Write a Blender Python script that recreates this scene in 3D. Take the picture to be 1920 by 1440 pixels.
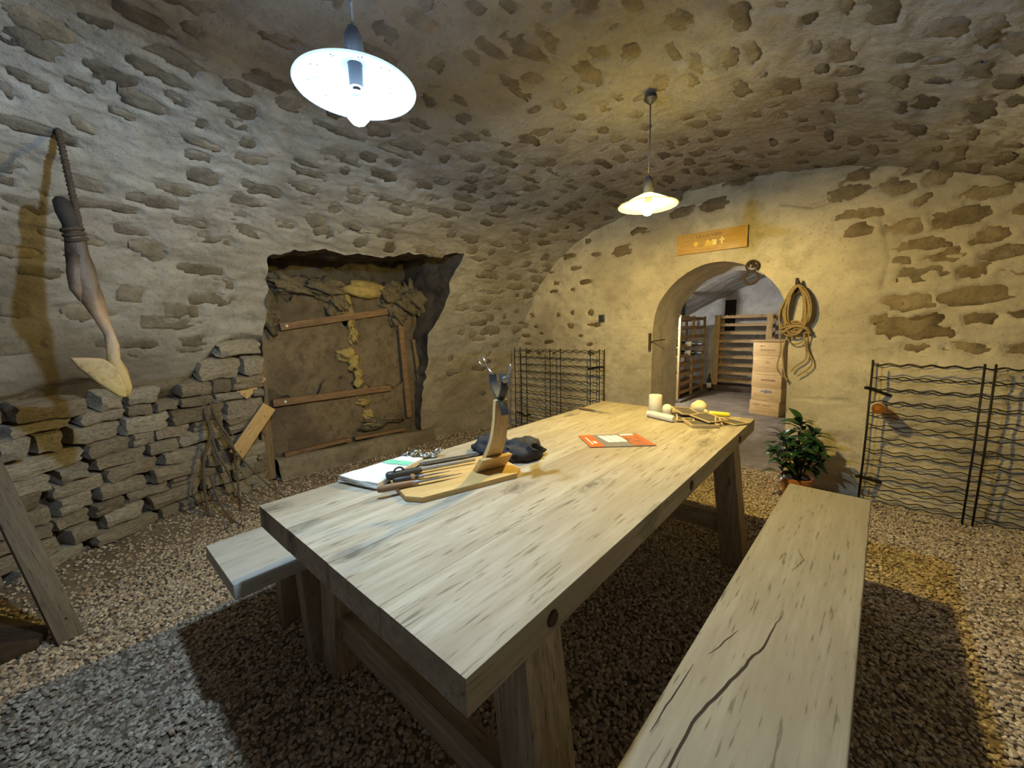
import bpy, bmesh, math, random
import numpy as np
from mathutils import Vector, Matrix, Euler

for o in list(bpy.data.objects): bpy.data.objects.remove(o)
scene = bpy.context.scene
C = scene.collection
rng = random.Random(7)
PI = math.pi

# ---------------------------------------------------------------- camera
CH = 1.34
CR = np.array([[0.7516059, 0.07633836, -0.65518015],
               [0.65933487, -0.11576108, 0.74288418],
               [-0.0191338, -0.99033925, -0.13733926]])
FPX = 738.0
cam_d = bpy.data.cameras.new('camera')
cam_d.sensor_width = 36.0
cam_d.lens = FPX / 1920 * 36.0
cam_d.clip_start = 0.02
cam = bpy.data.objects.new('camera', cam_d)
C.objects.link(cam)
M = Matrix.Identity(4)
for i in range(3):
    M[i][0] = CR[i, 0]; M[i][1] = -CR[i, 1]; M[i][2] = -CR[i, 2]
M[2][3] = CH
cam.matrix_world = M
scene.camera = cam

# ---------------------------------------------------------------- world, exposure
world = bpy.data.worlds.new('world')
scene.world = world
world.use_nodes = True
world.node_tree.nodes['Background'].inputs[0].default_value = (0.75, 0.80, 1.0, 1)
world.node_tree.nodes['Background'].inputs[1].default_value = 0.08
scene.view_settings.view_transform = 'Standard'
scene.view_settings.look = 'None'
scene.view_settings.gamma = 1.0
scene.view_settings.use_curve_mapping = False
scene.view_settings.exposure = 0.0
LAMP1 = ((0.57, 0.78, 1.0), 2150.0)       # cool white bulb
LAMP2 = ((1.0, 0.74, 0.20), 3200.0)       # warm bulb
LAMP3 = ((0.95, 0.97, 1.0), 3200.0)       # bulb of the back cellar

def project(p):
    d = CR.T @ (np.asarray(p) - np.array([0, 0, CH]))
    if d[2] <= 0.05: return None
    return 960 + FPX * d[0] / d[2], 720 + FPX * d[1] / d[2], d[2]

# ---------------------------------------------------------------- noise
def _h(i, j, seed):
    n = (i.astype(np.int64) * 374761393 + j.astype(np.int64) * 668265263 + seed * 974634541) & 0xffffffff
    n = ((n ^ (n >> 13)) * 1274126177) & 0xffffffff
    n = n ^ (n >> 16)
    return (n & 0xffff) / 65535.0
def vn(x, y, seed=0):
    x = np.asarray(x, float); y = np.asarray(y, float)
    i = np.floor(x); j = np.floor(y)
    u = x - i; v = y - j
    u = u * u * (3 - 2 * u); v = v * v * (3 - 2 * v)
    a = _h(i, j, seed); b = _h(i + 1, j, seed); c = _h(i, j + 1, seed); d = _h(i + 1, j + 1, seed)
    return (a + (b - a) * u + (c - a) * v + (a - b - c + d) * u * v) * 2 - 1
def fbm(x, y, seed=0, o=4):
    t = 0; a = 1.0; f = 1.0
    for k in range(o):
        t = t + a * vn(np.asarray(x) * f + 17.3 * k, np.asarray(y) * f - 9.1 * k, seed + k); a *= 0.5; f *= 2.03
    return t
def sstep(a, b, x):
    t = np.clip((x - a) / (b - a), 0, 1); return t * t * (3 - 2 * t)

# ---------------------------------------------------------------- materials
def nm(name):
    m = bpy.data.materials.new(name); m.use_nodes = True
    nt = m.node_tree; b = nt.nodes['Principled BSDF']
    return m, nt, b
def link(nt, a, b): nt.links.new(a, b)
def ramp(nt, fac, stops):
    r = nt.nodes.new('ShaderNodeValToRGB')
    el = r.color_ramp.elements
    while len(el) > 1: el.remove(el[-1])
    el[0].position = stops[0][0]; el[0].color = (*stops[0][1], 1)
    for p, c in stops[1:]:
        e = el.new(p); e.color = (*c, 1)
    link(nt, fac, r.inputs[0]); return r.outputs[0]
def noise(nt, vec, scale, detail=5, rough=0.6):
    n = nt.nodes.new('ShaderNodeTexNoise')
    n.inputs['Scale'].default_value = scale; n.inputs['Detail'].default_value = detail; n.inputs['Roughness'].default_value = rough
    link(nt, vec, n.inputs['Vector']); return n.outputs[0]
def coords(nt, scale=(1, 1, 1), rnd=True):
    tc = nt.nodes.new('ShaderNodeTexCoord'); mp = nt.nodes.new('ShaderNodeMapping')
    mp.inputs['Scale'].default_value = scale
    link(nt, tc.outputs['Object'], mp.inputs['Vector'])
    if rnd:
        oi = nt.nodes.new('ShaderNodeObjectInfo'); mu = nt.nodes.new('ShaderNodeMath'); mu.operation = 'MULTIPLY'
        mu.inputs[1].default_value = 37.0; link(nt, oi.outputs['Random'], mu.inputs[0])
        cb = nt.nodes.new('ShaderNodeCombineXYZ')
        for k in range(3): link(nt, mu.outputs[0], cb.inputs[k])
        link(nt, cb.outputs[0], mp.inputs['Location'])
    return mp.outputs[0]
def mix(nt, fac, a, b, mode='MIX'):
    m = nt.nodes.new('ShaderNodeMix'); m.data_type = 'RGBA'; m.blend_type = mode
    if isinstance(fac, (int, float)): m.inputs[0].default_value = fac
    else: link(nt, fac, m.inputs[0])
    for k, s in ((6, a), (7, b)):
        if isinstance(s, tuple): m.inputs[k].default_value = (*s, 1)
        else: link(nt, s, m.inputs[k])
    return m.outputs[2]
def bump(nt, b, h, strength, dist):
    bp = nt.nodes.new('ShaderNodeBump'); bp.inputs['Strength'].default_value = strength; bp.inputs['Distance'].default_value = dist
    link(nt, h, bp.inputs['Height']); link(nt, bp.outputs[0], b.inputs['Normal'])
def plain(name, col, rough=0.6, metal=0.0, var=0.12, scale=12, bmp=0.0):
    m, nt, b = nm(name)
    v = coords(nt); n = noise(nt, v, scale)
    dk = tuple(c * (1 - var) for c in col); lt = tuple(min(1, c * (1 + var)) for c in col)
    link(nt, ramp(nt, n, [(0.3, dk), (0.7, lt)]), b.inputs['Base Color'])
    b.inputs['Roughness'].default_value = rough; b.inputs['Metallic'].default_value = metal
    if bmp: bump(nt, b, n, 0.6, bmp)
    return m
def mortar(name, light, dark, stain, bd=0.006, scale=1.0, left_shade=False):
    m, nt, b = nm(name)
    v = coords(nt, rnd=False)
    n1 = noise(nt, v, 1.1 * scale, 2, 0.6); n2 = noise(nt, v, 7 * scale, 5, 0.7); n3 = noise(nt, v, 45 * scale, 3, 0.7)
    c = ramp(nt, n2, [(0.32, dark), (0.52, light), (0.75, tuple(min(1, x * 1.18) for x in light))])
    c = mix(nt, ramp(nt, n1, [(0.42, (0, 0, 0)), (0.68, (0.75, 0.75, 0.75))]), c, stain)
    c = mix(nt, ramp(nt, n3, [(0.30, (0.55, 0.55, 0.55)), (0.42, (0, 0, 0))]), c, tuple(x * 0.55 for x in dark))
    if left_shade:  # shade painted into the mortar colour, low at the near left end
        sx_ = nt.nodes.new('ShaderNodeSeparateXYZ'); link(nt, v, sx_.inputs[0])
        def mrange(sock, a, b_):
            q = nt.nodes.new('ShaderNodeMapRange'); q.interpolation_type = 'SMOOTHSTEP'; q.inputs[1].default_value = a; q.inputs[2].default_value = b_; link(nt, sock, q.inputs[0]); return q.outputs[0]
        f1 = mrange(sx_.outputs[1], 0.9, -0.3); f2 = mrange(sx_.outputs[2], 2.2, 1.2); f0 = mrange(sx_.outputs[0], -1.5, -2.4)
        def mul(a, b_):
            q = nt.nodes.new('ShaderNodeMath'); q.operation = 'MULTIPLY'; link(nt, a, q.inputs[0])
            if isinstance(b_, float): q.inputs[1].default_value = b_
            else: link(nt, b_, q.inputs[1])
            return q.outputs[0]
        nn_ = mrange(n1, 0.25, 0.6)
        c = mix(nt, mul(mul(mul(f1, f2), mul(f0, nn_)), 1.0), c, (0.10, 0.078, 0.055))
    link(nt, c, b.inputs['Base Color']); b.inputs['Roughness'].default_value = 0.95
    b.inputs['Specular IOR Level'].default_value = 0.15
    ad = nt.nodes.new('ShaderNodeMath'); ad.operation = 'ADD'; link(nt, n2, ad.inputs[0])
    m2 = nt.nodes.new('ShaderNodeMath'); m2.operation = 'MULTIPLY'; m2.inputs[1].default_value = 0.45; link(nt, n3, m2.inputs[0]); link(nt, m2.outputs[0], ad.inputs[1])
    bump(nt, b, ad.outputs[0], 0.8, bd * 2)
    return m
def stone(name, cols, bd=0.006, rough=0.92, scale=1.0):
    m, nt, b = nm(name)
    v = coords(nt)
    oi = nt.nodes.new('ShaderNodeObjectInfo')
    n = len(cols)
    base = ramp(nt, oi.outputs['Random'], [(i / (n - 1), c) for i, c in enumerate(cols)])
    n2 = noise(nt, v, 9 * scale, 4, 0.7); n3 = noise(nt, v, 60 * scale, 2, 0.7)
    c = mix(nt, 0.75, base, ramp(nt, n2, [(0.3, (0.35, 0.34, 0.33)), (0.5, (0.85, 0.83, 0.8)), (0.72, (1.35, 1.33, 1.28))]), 'MULTIPLY')
    c = mix(nt, ramp(nt, n3, [(0.28, (0.5, 0.5, 0.5)), (0.40, (0, 0, 0))]), c, tuple(x * 0.3 for x in cols[0]))
    link(nt, c, b.inputs['Base Color']); b.inputs['Roughness'].default_value = rough
    b.inputs['Specular IOR Level'].default_value = 0.2
    ad = nt.nodes.new('ShaderNodeMath'); ad.operation = 'ADD'; link(nt, n2, ad.inputs[0])
    m2 = nt.nodes.new('ShaderNodeMath'); m2.operation = 'MULTIPLY'; m2.inputs[1].default_value = 0.4; link(nt, n3, m2.inputs[0]); link(nt, m2.outputs[0], ad.inputs[1])
    bump(nt, b, ad.outputs[0], 0.9, bd * 2)
    return m
def wood(name, light, dark, axis='Y', grain=1.0, stain=None, rough=0.65, bd=0.0015, knots=True):
    m, nt, b = nm(name)
    st = {'X': (0.7, 9, 9), 'Y': (9, 0.7, 9), 'Z': (9, 9, 0.7)}[axis]
    v = coords(nt, tuple(s * grain for s in st))
    v0 = coords(nt, tuple(s ** 0.45 * grain for s in st))
    n1 = noise(nt, v, 4.0, 5, 0.72); n2 = noise(nt, v0, 1.6, 3, 0.6); n3 = noise(nt, v, 16.0, 2, 0.6)
    c = ramp(nt, n1, [(0.30, dark), (0.50, tuple((a + d) / 2 for a, d in zip(light, dark))), (0.62, light), (0.8, tuple(min(1, x * 1.12) for x in light))])
    c = mix(nt, ramp(nt, n2, [(0.45, (0, 0, 0)), (0.7, (0.7, 0.7, 0.7))]), c, stain or dark)
    c = mix(nt, ramp(nt, n3, [(0.31, (0.75, 0.75, 0.75)), (0.38, (0, 0, 0))]), c, tuple(x * 0.45 for x in dark))
    if knots:
        vk = coords(nt, tuple({True: 1.1, False: 2.6}[s < 1] for s in st))
        vo = nt.nodes.new('ShaderNodeTexVoronoi'); vo.voronoi_dimensions = '2D'; vo.inputs['Scale'].default_value = 1.5 * grain; vo.inputs['Randomness'].default_value = 1.0
        nn = nt.nodes.new('ShaderNodeTexNoise'); nn.inputs['Scale'].default_value = 9; nn.inputs['Detail'].default_value = 4
        link(nt, vk, nn.inputs['Vector'])
        vm = nt.nodes.new('ShaderNodeVectorMath'); vm.operation = 'MULTIPLY_ADD'; vm.inputs[1].default_value = (0.22, 0.22, 0.22)
        link(nt, nn.outputs[1], vm.inputs[0]); link(nt, vk, vm.inputs[2]); link(nt, vm.outputs[0], vo.inputs['Vector'])
        c = mix(nt, ramp(nt, vo.outputs['Distance'], [(0.025, (0.8, 0.8, 0.8)), (0.06, (0.2, 0.2, 0.2)), (0.075, (0.5, 0.5, 0.5)), (0.13, (0, 0, 0))]), c, tuple(x * 0.35 for x in dark))
    link(nt, c, b.inputs['Base Color']); b.inputs['Roughness'].default_value = rough
    b.inputs['Specular IOR Level'].default_value = 0.25
    bump(nt, b, n1, 0.6, bd)
    return m
def emit(name, col, s):
    m, nt, b = nm(name)
    b.inputs['Base Color'].default_value = (*col, 1)
    b.inputs['Emission Color'].default_value = (*col, 1); b.inputs['Emission Strength'].default_value = s
    return m

MT = {}
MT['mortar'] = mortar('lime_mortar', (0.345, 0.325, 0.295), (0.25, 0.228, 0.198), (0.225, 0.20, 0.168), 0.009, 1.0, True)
MT['mortar_wall'] = mortar('brown_shaded_mortar', (0.36, 0.315, 0.25), (0.25, 0.21, 0.155), (0.20, 0.165, 0.12), 0.009, 1.0, True)  # browner mortar, with the near left shade painted in
MT['plaster'] = mortar('old_plaster', (0.56, 0.485, 0.35), (0.41, 0.35, 0.245), (0.31, 0.257, 0.178), 0.005)
MT['earth'] = mortar('joint_earth', (0.115, 0.085, 0.058), (0.06, 0.045, 0.03), (0.05, 0.038, 0.026), 0.006)
MT['soot'] = mortar('sooty_rubble', (0.13, 0.11, 0.085), (0.06, 0.05, 0.042), (0.05, 0.044, 0.04), 0.006)
MT['white_lime'] = mortar('white_limewash', (0.58, 0.55, 0.50), (0.42, 0.39, 0.34), (0.36, 0.33, 0.28), 0.008)
MT['vstone'] = stone('vault_stone', [(0.125, 0.105, 0.08), (0.225, 0.20, 0.165), (0.16, 0.14, 0.112), (0.25, 0.215, 0.165), (0.19, 0.168, 0.14)])
MT['ostone'] = stone('ochre_stone', [(0.13, 0.095, 0.05), (0.25, 0.19, 0.105), (0.17, 0.125, 0.07), (0.29, 0.22, 0.125), (0.20, 0.155, 0.095)])
MT['rubble'] = stone('rubble_stone', [(0.27, 0.22, 0.16), (0.48, 0.42, 0.34), (0.34, 0.285, 0.22), (0.56, 0.51, 0.43), (0.38, 0.32, 0.24), (0.46, 0.43, 0.38)], 0.008)
def pebble_mat(cols):
    m, nt, b = nm('gravel_pebble')
    oi = nt.nodes.new('ShaderNodeObjectInfo'); n = len(cols)
    base = ramp(nt, oi.outputs['Random'], [(i / (n - 1), c) for i, c in enumerate(cols)])
    n2 = noise(nt, coords(nt, rnd=False), 1.3, 2, 0.6)
    link(nt, mix(nt, 0.7, base, ramp(nt, n2, [(0.3, (0.55, 0.53, 0.50)), (0.7, (1.2, 1.18, 1.15))]), 'MULTIPLY'), b.inputs['Base Color'])
    b.inputs['Roughness'].default_value = 0.85; b.inputs['Specular IOR Level'].default_value = 0.2
    return m
MT['gravel'] = pebble_mat([(0.24, 0.185, 0.13), (0.58, 0.48, 0.36), (0.34, 0.27, 0.20), (0.76, 0.67, 0.54), (0.46, 0.32, 0.20), (0.28, 0.235, 0.19), (0.66, 0.56, 0.44), (0.38, 0.32, 0.26)])
MT['dirt'] = mortar('floor_dirt', (0.22, 0.175, 0.125), (0.14, 0.107, 0.075), (0.12, 0.09, 0.063), 0.006, 2.0)
MT['table'] = wood('weathered_oak', (0.46, 0.405, 0.31), (0.32, 0.262, 0.178), 'Y', 0.8, (0.30, 0.228, 0.145))
MT['tableX'] = wood('weathered_oak_x', (0.46, 0.37, 0.26), (0.25, 0.185, 0.115), 'X', 1.0)
MT['tableZ'] = wood('weathered_oak_z', (0.46, 0.37, 0.26), (0.25, 0.185, 0.115), 'Z', 1.0)
MT['bench'] = wood('bench_oak', (0.31, 0.285, 0.24), (0.23, 0.205, 0.165), 'Y', 0.7, (0.25, 0.22, 0.175), knots=False)
MT['benchpale'] = wood('bench_pale_oak', (0.54, 0.515, 0.455), (0.42, 0.39, 0.335), 'Y', 0.7, (0.44, 0.41, 0.345), knots=False)
MT['benchZ'] = wood('bench_oak_z', (0.42, 0.34, 0.25), (0.26, 0.20, 0.135), 'Z', 1.0)
MT['pine'] = wood('pale_pine', (0.64, 0.44, 0.19), (0.50, 0.32, 0.12), 'Y', 1.6, knots=False, rough=0.5)
MT['pineZ'] = wood('pale_pine_z', (0.62, 0.43, 0.20), (0.48, 0.31, 0.13), 'Z', 1.6, knots=False, rough=0.5)
MT['crate'] = wood('crate_pine', (0.58, 0.40, 0.185), (0.46, 0.30, 0.125), 'X', 2.0, knots=False)
MT['sign'] = wood('sign_pine', (0.60, 0.37, 0.11), (0.48, 0.28, 0.08), 'X', 2.0, knots=False, rough=0.45)
MT['batten'] = wood('reddish_batten', (0.30, 0.185, 0.105), (0.17, 0.10, 0.06), 'Y', 1.5)
MT['post'] = wood('old_post', (0.30, 0.22, 0.125), (0.16, 0.11, 0.065), 'Z', 1.5)
MT['rackw'] = wood('rack_pine', (0.48, 0.33, 0.14), (0.34, 0.22, 0.09), 'Z', 1.5)
MT['rackx'] = wood('rack_pine_x', (0.42, 0.28, 0.12), (0.29, 0.185, 0.075), 'X', 1.5)
MT['racky'] = wood('rack_pine_y', (0.42, 0.28, 0.12), (0.29, 0.185, 0.075), 'Y', 1.5)
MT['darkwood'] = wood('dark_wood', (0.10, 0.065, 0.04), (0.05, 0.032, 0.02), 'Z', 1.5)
MT['plankw'] = wood('grey_plank', (0.16, 0.13, 0.095), (0.09, 0.07, 0.05), 'Z', 1.2)
MT['sheet'] = mortar('dirty_paper_facing', (0.20, 0.155, 0.105), (0.115, 0.088, 0.06), (0.085, 0.068, 0.05), 0.002, 2)
MT['wool'] = mortar('mineral_wool', (0.25, 0.205, 0.135), (0.12, 0.10, 0.07), (0.13, 0.11, 0.08), 0.012, 4)
MT['foam'] = mortar('torn_yellow_wool', (0.50, 0.38, 0.15), (0.34, 0.25, 0.11), (0.27, 0.20, 0.10), 0.006, 5)
MT['concrete'] = mortar('plinth_concrete', (0.24, 0.205, 0.155), (0.15, 0.125, 0.09), (0.13, 0.105, 0.07), 0.004, 1.5)
MT['iron'] = plain('black_iron', (0.030, 0.025, 0.022), 0.6, 0.7, 0.3, 30, 0.001)
MT['rust'] = plain('rusty_iron', (0.075, 0.045, 0.028), 0.8, 0.4, 0.4, 30, 0.001)
MT['steel'] = plain('steel', (0.55, 0.57, 0.60), 0.28, 1.0, 0.05)
MT['dullsteel'] = plain('dull_steel', (0.30, 0.31, 0.33), 0.4, 0.9, 0.15, 20)
MT['black'] = plain('black_plastic', (0.035, 0.036, 0.040), 0.45)
MT['cloth'] = plain('black_cloth', (0.028, 0.028, 0.034), 0.9, 0, 0.3, 25, 0.002)
MT['knifewood'] = wood('knife_handle', (0.30, 0.18, 0.10), (0.17, 0.095, 0.05), 'Y', 3, knots=False)
MT['wax'] = plain('candle_wax', (0.80, 0.74, 0.56), 0.5, 0, 0.03)
MT['wax'].node_tree.nodes['Principled BSDF'].inputs['Subsurface Weight'].default_value = 0.25
MT['white'] = plain('white_plastic', (0.74, 0.70, 0.60), 0.4, 0, 0.05)
MT['paper'] = plain('white_paper', (0.78, 0.76, 0.70), 0.8, 0, 0.04)
MT['towel'] = plain('white_towel', (0.70, 0.72, 0.72), 0.95, 0, 0.05, 60, 0.001)
MT['green'] = plain('green_stripe', (0.20, 0.58, 0.40), 0.95, 0, 0.1, 60)
MT['slate'] = plain('slate_face', (0.10, 0.085, 0.07), 0.7, 0, 0.2)
MT['slateframe'] = wood('slate_frame', (0.62, 0.46, 0.22), (0.48, 0.33, 0.14), 'X', 2, knots=False)
MT['yellow'] = plain('yellow_plastic', (0.78, 0.66, 0.03), 0.4)
MT['cream'] = plain('cream_ball', (0.72, 0.60, 0.36), 0.8, 0, 0.12, 20, 0.003)
MT['orange'] = plain('orange_print', (0.75, 0.13, 0.03), 0.35)
MT['grey'] = plain('grey_print', (0.20, 0.19, 0.19), 0.35)
MT['darkred'] = plain('red_brown_print', (0.36, 0.11, 0.05), 0.35, 0, 0.5, 30)
MT['ink'] = plain('brown_ink', (0.20, 0.10, 0.035), 0.7)
MT['inkpale'] = plain('pale_ink', (0.42, 0.24, 0.09), 0.7)
MT['gold'] = plain('gold_print', (0.80, 0.52, 0.06), 0.4)
MT['whiteink'] = plain('pale_yellow_print', (0.90, 0.78, 0.42), 0.5)
MT['rope'] = wood('hemp_rope', (0.40, 0.29, 0.13), (0.24, 0.16, 0.07), 'X', 6, knots=False, rough=0.9)
MT['darkrope'] = wood('dark_rope', (0.09, 0.065, 0.045), (0.045, 0.032, 0.022), 'X', 6, knots=False, rough=0.9)
MT['leaf'] = plain('dark_leaf', (0.022, 0.060, 0.016), 0.35, 0, 0.4, 8)
MT['terracotta'] = plain('terracotta', (0.42, 0.17, 0.06), 0.75, 0, 0.15)
MT['soil'] = plain('pot_soil', (0.04, 0.028, 0.018), 0.95, 0, 0.3, 40, 0.004)
MT['branch'] = plain('branch_bark', (0.115, 0.085, 0.055), 0.9, 0, 0.3, 30, 0.002)
MT['hoof'] = plain('hoof_horn', (0.022, 0.017, 0.013), 0.8, 0, 0.3, 20, 0.002)
MT['zinc'] = plain('galvanised_shade', (0.055, 0.07, 0.085), 0.6, 0.0, 0.25, 40)
MT['enamel'] = plain('cream_enamel_shade', (0.06, 0.06, 0.05), 0.6, 0.0, 0.15, 40)
MT['shadeout'] = plain('shade_outside', (0.16, 0.16, 0.15), 0.5, 0.5)
MT['bottle'] = plain('dark_bottle_glass', (0.012, 0.016, 0.010), 0.12)
MT['label'] = plain('bottle_label', (0.70, 0.66, 0.55), 0.7)
MT['void'] = plain('crack_shadow', (0.03, 0.022, 0.016), 0.95)
def glass(name, col, rough=0.02):
    m, nt, b = nm(name)
    b.inputs['Base Color'].default_value = (*col, 1); b.inputs['Transmission Weight'].default_value = 1.0
    b.inputs['Roughness'].default_value = rough; b.inputs['IOR'].default_value = 1.45
    return m
MT['amber'] = glass('amber_glass', (0.75, 0.30, 0.05))
MT['clear'] = glass('clear_glass', (0.85, 0.92, 0.95), 0.05)
def frosted(name, tr, df, fac):
    m, nt, b = nm(name); nt.nodes.remove(b)
    out = [n for n in nt.nodes if n.type == 'OUTPUT_MATERIAL'][0]
    v = coords(nt); n = noise(nt, v, 60, 4)
    t_ = nt.nodes.new('ShaderNodeBsdfTranslucent'); d_ = nt.nodes.new('ShaderNodeBsdfDiffuse'); mx = nt.nodes.new('ShaderNodeMixShader')
    link(nt, ramp(nt, n, [(0.3, tuple(c * 0.85 for c in tr)), (0.7, tr)]), t_.inputs['Color']); d_.inputs['Color'].default_value = (*df, 1)
    mx.inputs[0].default_value = fac; link(nt, t_.outputs[0], mx.inputs[1]); link(nt, d_.outputs[0], mx.inputs[2]); link(nt, mx.outputs[0], out.inputs['Surface'])
    return m
MT['frost'] = frosted('frosted_glass_shade', (0.62, 0.65, 0.70), (0.30, 0.40, 0.50), 0.10)
MT['frostwarm'] = frosted('cream_glass_shade', (0.20, 0.20, 0.17), (0.40, 0.38, 0.30), 0.12)
def ham_mat():
    m, nt, b = nm('dried_ham')
    tc = nt.nodes.new('ShaderNodeTexCoord'); sp = nt.nodes.new('ShaderNodeSeparateXYZ'); link(nt, tc.outputs['Object'], sp.inputs[0])
    n = noise(nt, tc.outputs['Object'], 16, 6, 0.7)
    mr = nt.nodes.new('ShaderNodeMapRange'); mr.inputs[1].default_value = -0.75; mr.inputs[2].default_value = 0.0; link(nt, sp.outputs[2], mr.inputs[0])
    ad = nt.nodes.new('ShaderNodeMath'); ad.operation = 'MULTIPLY_ADD'; ad.inputs[1].default_value = 0.25; link(nt, n, ad.inputs[0]); link(nt, mr.outputs[0], ad.inputs[2])
    c = ramp(nt, ad.outputs[0], [(0.10, (0.50, 0.36, 0.12)), (0.35, (0.42, 0.29, 0.13)), (0.50, (0.40, 0.28, 0.18)), (0.66, (0.30, 0.19, 0.11)), (0.80, (0.12, 0.08, 0.055)), (1.0, (0.06, 0.042, 0.03))])
    c = mix(nt, ramp(nt, n, [(0.30, (0.6, 0.6, 0.6)), (0.45, (0, 0, 0))]), c, (0.13, 0.08, 0.045))
    link(nt, c, b.inputs['Base Color']); b.inputs['Roughness'].default_value = 0.55
    bump(nt, b, n, 0.7, 0.01); return m
MT['ham'] = ham_mat()

# ---------------------------------------------------------------- geometry helpers
class G:
    """collects verts and faces of one mesh"""
    def __init__(s): s.v = []; s.f = []
    def add(s, v, f):
        k = len(s.v); s.v += [tuple(p) for p in v]; s.f += [tuple(i + k for i in q) for q in f]; return s
    def box(s, c, d, rot=None, taper=None):
        x, y, z = (t / 2 for t in d)
        V = [Vector((a * x, b * y, e * z)) for e in (-1, 1) for b in (-1, 1) for a in (-1, 1)]
        if taper:
            V = [Vector((p.x * (taper if p.z > 0 else 1), p.y * (taper if p.z > 0 else 1), p.z)) for p in V]
        if rot is not None:
            R = rot if isinstance(rot, Matrix) else Euler(rot).to_matrix()
            V = [R @ p for p in V]
        V = [p + Vector(c) for p in V]
        return s.add(V, [(0, 2, 3, 1), (4, 5, 7, 6), (0, 1, 5, 4), (2, 6, 7, 3), (0, 4, 6, 2), (1, 3, 7, 5)])
    def beam(s, a, b, w, h, up=(0, 0, 1)):
        a = Vector(a); b = Vector(b); d = (b - a); L = d.length; d.normalize()
        sd = d.cross(Vector(up)); sd.normalize(); u = sd.cross(d)
        R = Matrix((sd, d, u)).transposed()
        return s.box((a + b) / 2, (w, L, h), R)
    def tube(s, pts, r, n=8, cap=True, flat=1.0):
        pts = [Vector(p) for p in pts]; m = len(pts)
        rr = r if isinstance(r, (list, tuple)) else [r] * m
        V = []; prev = None
        for i, p in enumerate(pts):
            t = (pts[min(i + 1, m - 1)] - pts[max(i - 1, 0)])
            if t.length < 1e-9: t = Vector((0, 0, 1))
            t.normalize()
            if prev is None:
                a = Vector((1, 0, 0)) if abs(t.x) < 0.8 else Vector((0, 1, 0))
            else: a = prev
            a = a - t * a.dot(t); a.normalize(); b = t.cross(a); prev = a
            for k in range(n):
                an = 2 * PI * k / n
                V.append(p + (a * math.cos(an) * flat + b * math.sin(an)) * rr[i])
        F = [(i * n + k, i * n + (k + 1) % n, (i + 1) * n + (k + 1) % n, (i + 1) * n + k) for i in range(m - 1) for k in range(n)]
        if cap: F += [tuple(range(n - 1, -1, -1)), tuple((m - 1) * n + k for k in range(n))]
        return s.add(V, F)
    def lathe(s, prof, n=24, c=(0, 0, 0), rot=None):
        V = []; m = len(prof)
        for r, z in prof:
            for k in range(n):
                a = 2 * PI * k / n; V.append(Vector((r * math.cos(a), r * math.sin(a), z)))
        if rot is not None: V = [Euler(rot).to_matrix() @ p for p in V]
        V = [p + Vector(c) for p in V]
        F = [(i * n + k, i * n + (k + 1) % n, (i + 1) * n + (k + 1) % n, (i + 1) * n + k) for i in range(m - 1) for k in range(n)]
        if prof[0][0] > 1e-5: F.append(tuple(range(n - 1, -1, -1)))
        if prof[-1][0] > 1e-5: F.append(tuple((m - 1) * n + k for k in range(n)))
        return s.add(V, F)
    def prism(s, poly, t, axis='Z', o=(0, 0, 0)):
        n = len(poly); V = []
        for e in (0, t):
            for a, b in poly:
                V.append({'Z': (a, b, e), 'Y': (a, e, b), 'X': (e, a, b)}[axis])
        V = [Vector(p) + Vector(o) for p in V]
        return s.add(V, [tuple(range(n - 1, -1, -1)), tuple(range(n, 2 * n))] + [(i, (i + 1) % n, n + (i + 1) % n, n + i) for i in range(n)])
    def grid(s, P):
        P = np.asarray(P); a, b = P.shape[:2]
        return s.add([tuple(p) for p in P.reshape(-1, 3)], [(i * b + j, (i + 1) * b + j, (i + 1) * b + j + 1, i * b + j + 1) for i in range(a - 1) for j in range(b - 1)])
    def torus(s, c, R, r, rot=None, n=20, k=8, sx=1.0):
        pts = [Vector((R * sx * math.cos(2 * PI * i / n), R * math.sin(2 * PI * i / n), 0)) for i in range(n)]
        V = []
        for i, p in enumerate(pts):
            d = p.normalized()
            for j in range(k):
                a = 2 * PI * j / k; V.append(p + d * r * math.cos(a) + Vector((0, 0, r * math.sin(a))))
        if rot is not None: V = [Euler(rot).to_matrix() @ p for p in V]
        V = [p + Vector(c) for p in V]
        return s.add(V, [(i * k + j, ((i + 1) % n) * k + j, ((i + 1) % n) * k + (j + 1) % k, i * k + (j + 1) % k) for i in range(n) for j in range(k)])
    def ico(s, c, rad, sub=2, seed=0, amp=0.0, fq=3.0):
        bm = bmesh.new(); bmesh.ops.create_icosphere(bm, subdivisions=sub, radius=1.0)
        V = []
        for v in bm.verts:
            p = v.co; k = 1 + amp * float(fbm(p.x * fq + seed * 3.1, p.y * fq + p.z * fq * 1.3, seed, 3))
            V.append(Vector((p.x * rad[0] * k, p.y * rad[1] * k, p.z * rad[2] * k)) + Vector(c))
        F = [tuple(v.index for v in f.verts) for f in bm.faces]; bm.free()
        return s.add(V, F)
def mesh(name, g, mat, smooth=None, bevel=0.0, segs=2, fix=True):
    me = bpy.data.meshes.new(name)
    me.from_pydata(g.v, [], g.f)
    if fix or bevel:
        bm = bmesh.new(); bm.from_mesh(me)
        if bevel:
            bmesh.ops.bevel(bm, geom=list(bm.edges), offset=bevel, segments=segs, affect='EDGES', profile=0.6)
        bmesh.ops.recalc_face_normals(bm, faces=list(bm.faces))
        bm.to_mesh(me); bm.free()
    me.materials.append(MT[mat] if isinstance(mat, str) else mat)
    if smooth:
        me.shade_smooth()
        if smooth is not True: me.set_sharp_from_angle(angle=math.radians(smooth))
    return me
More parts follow.
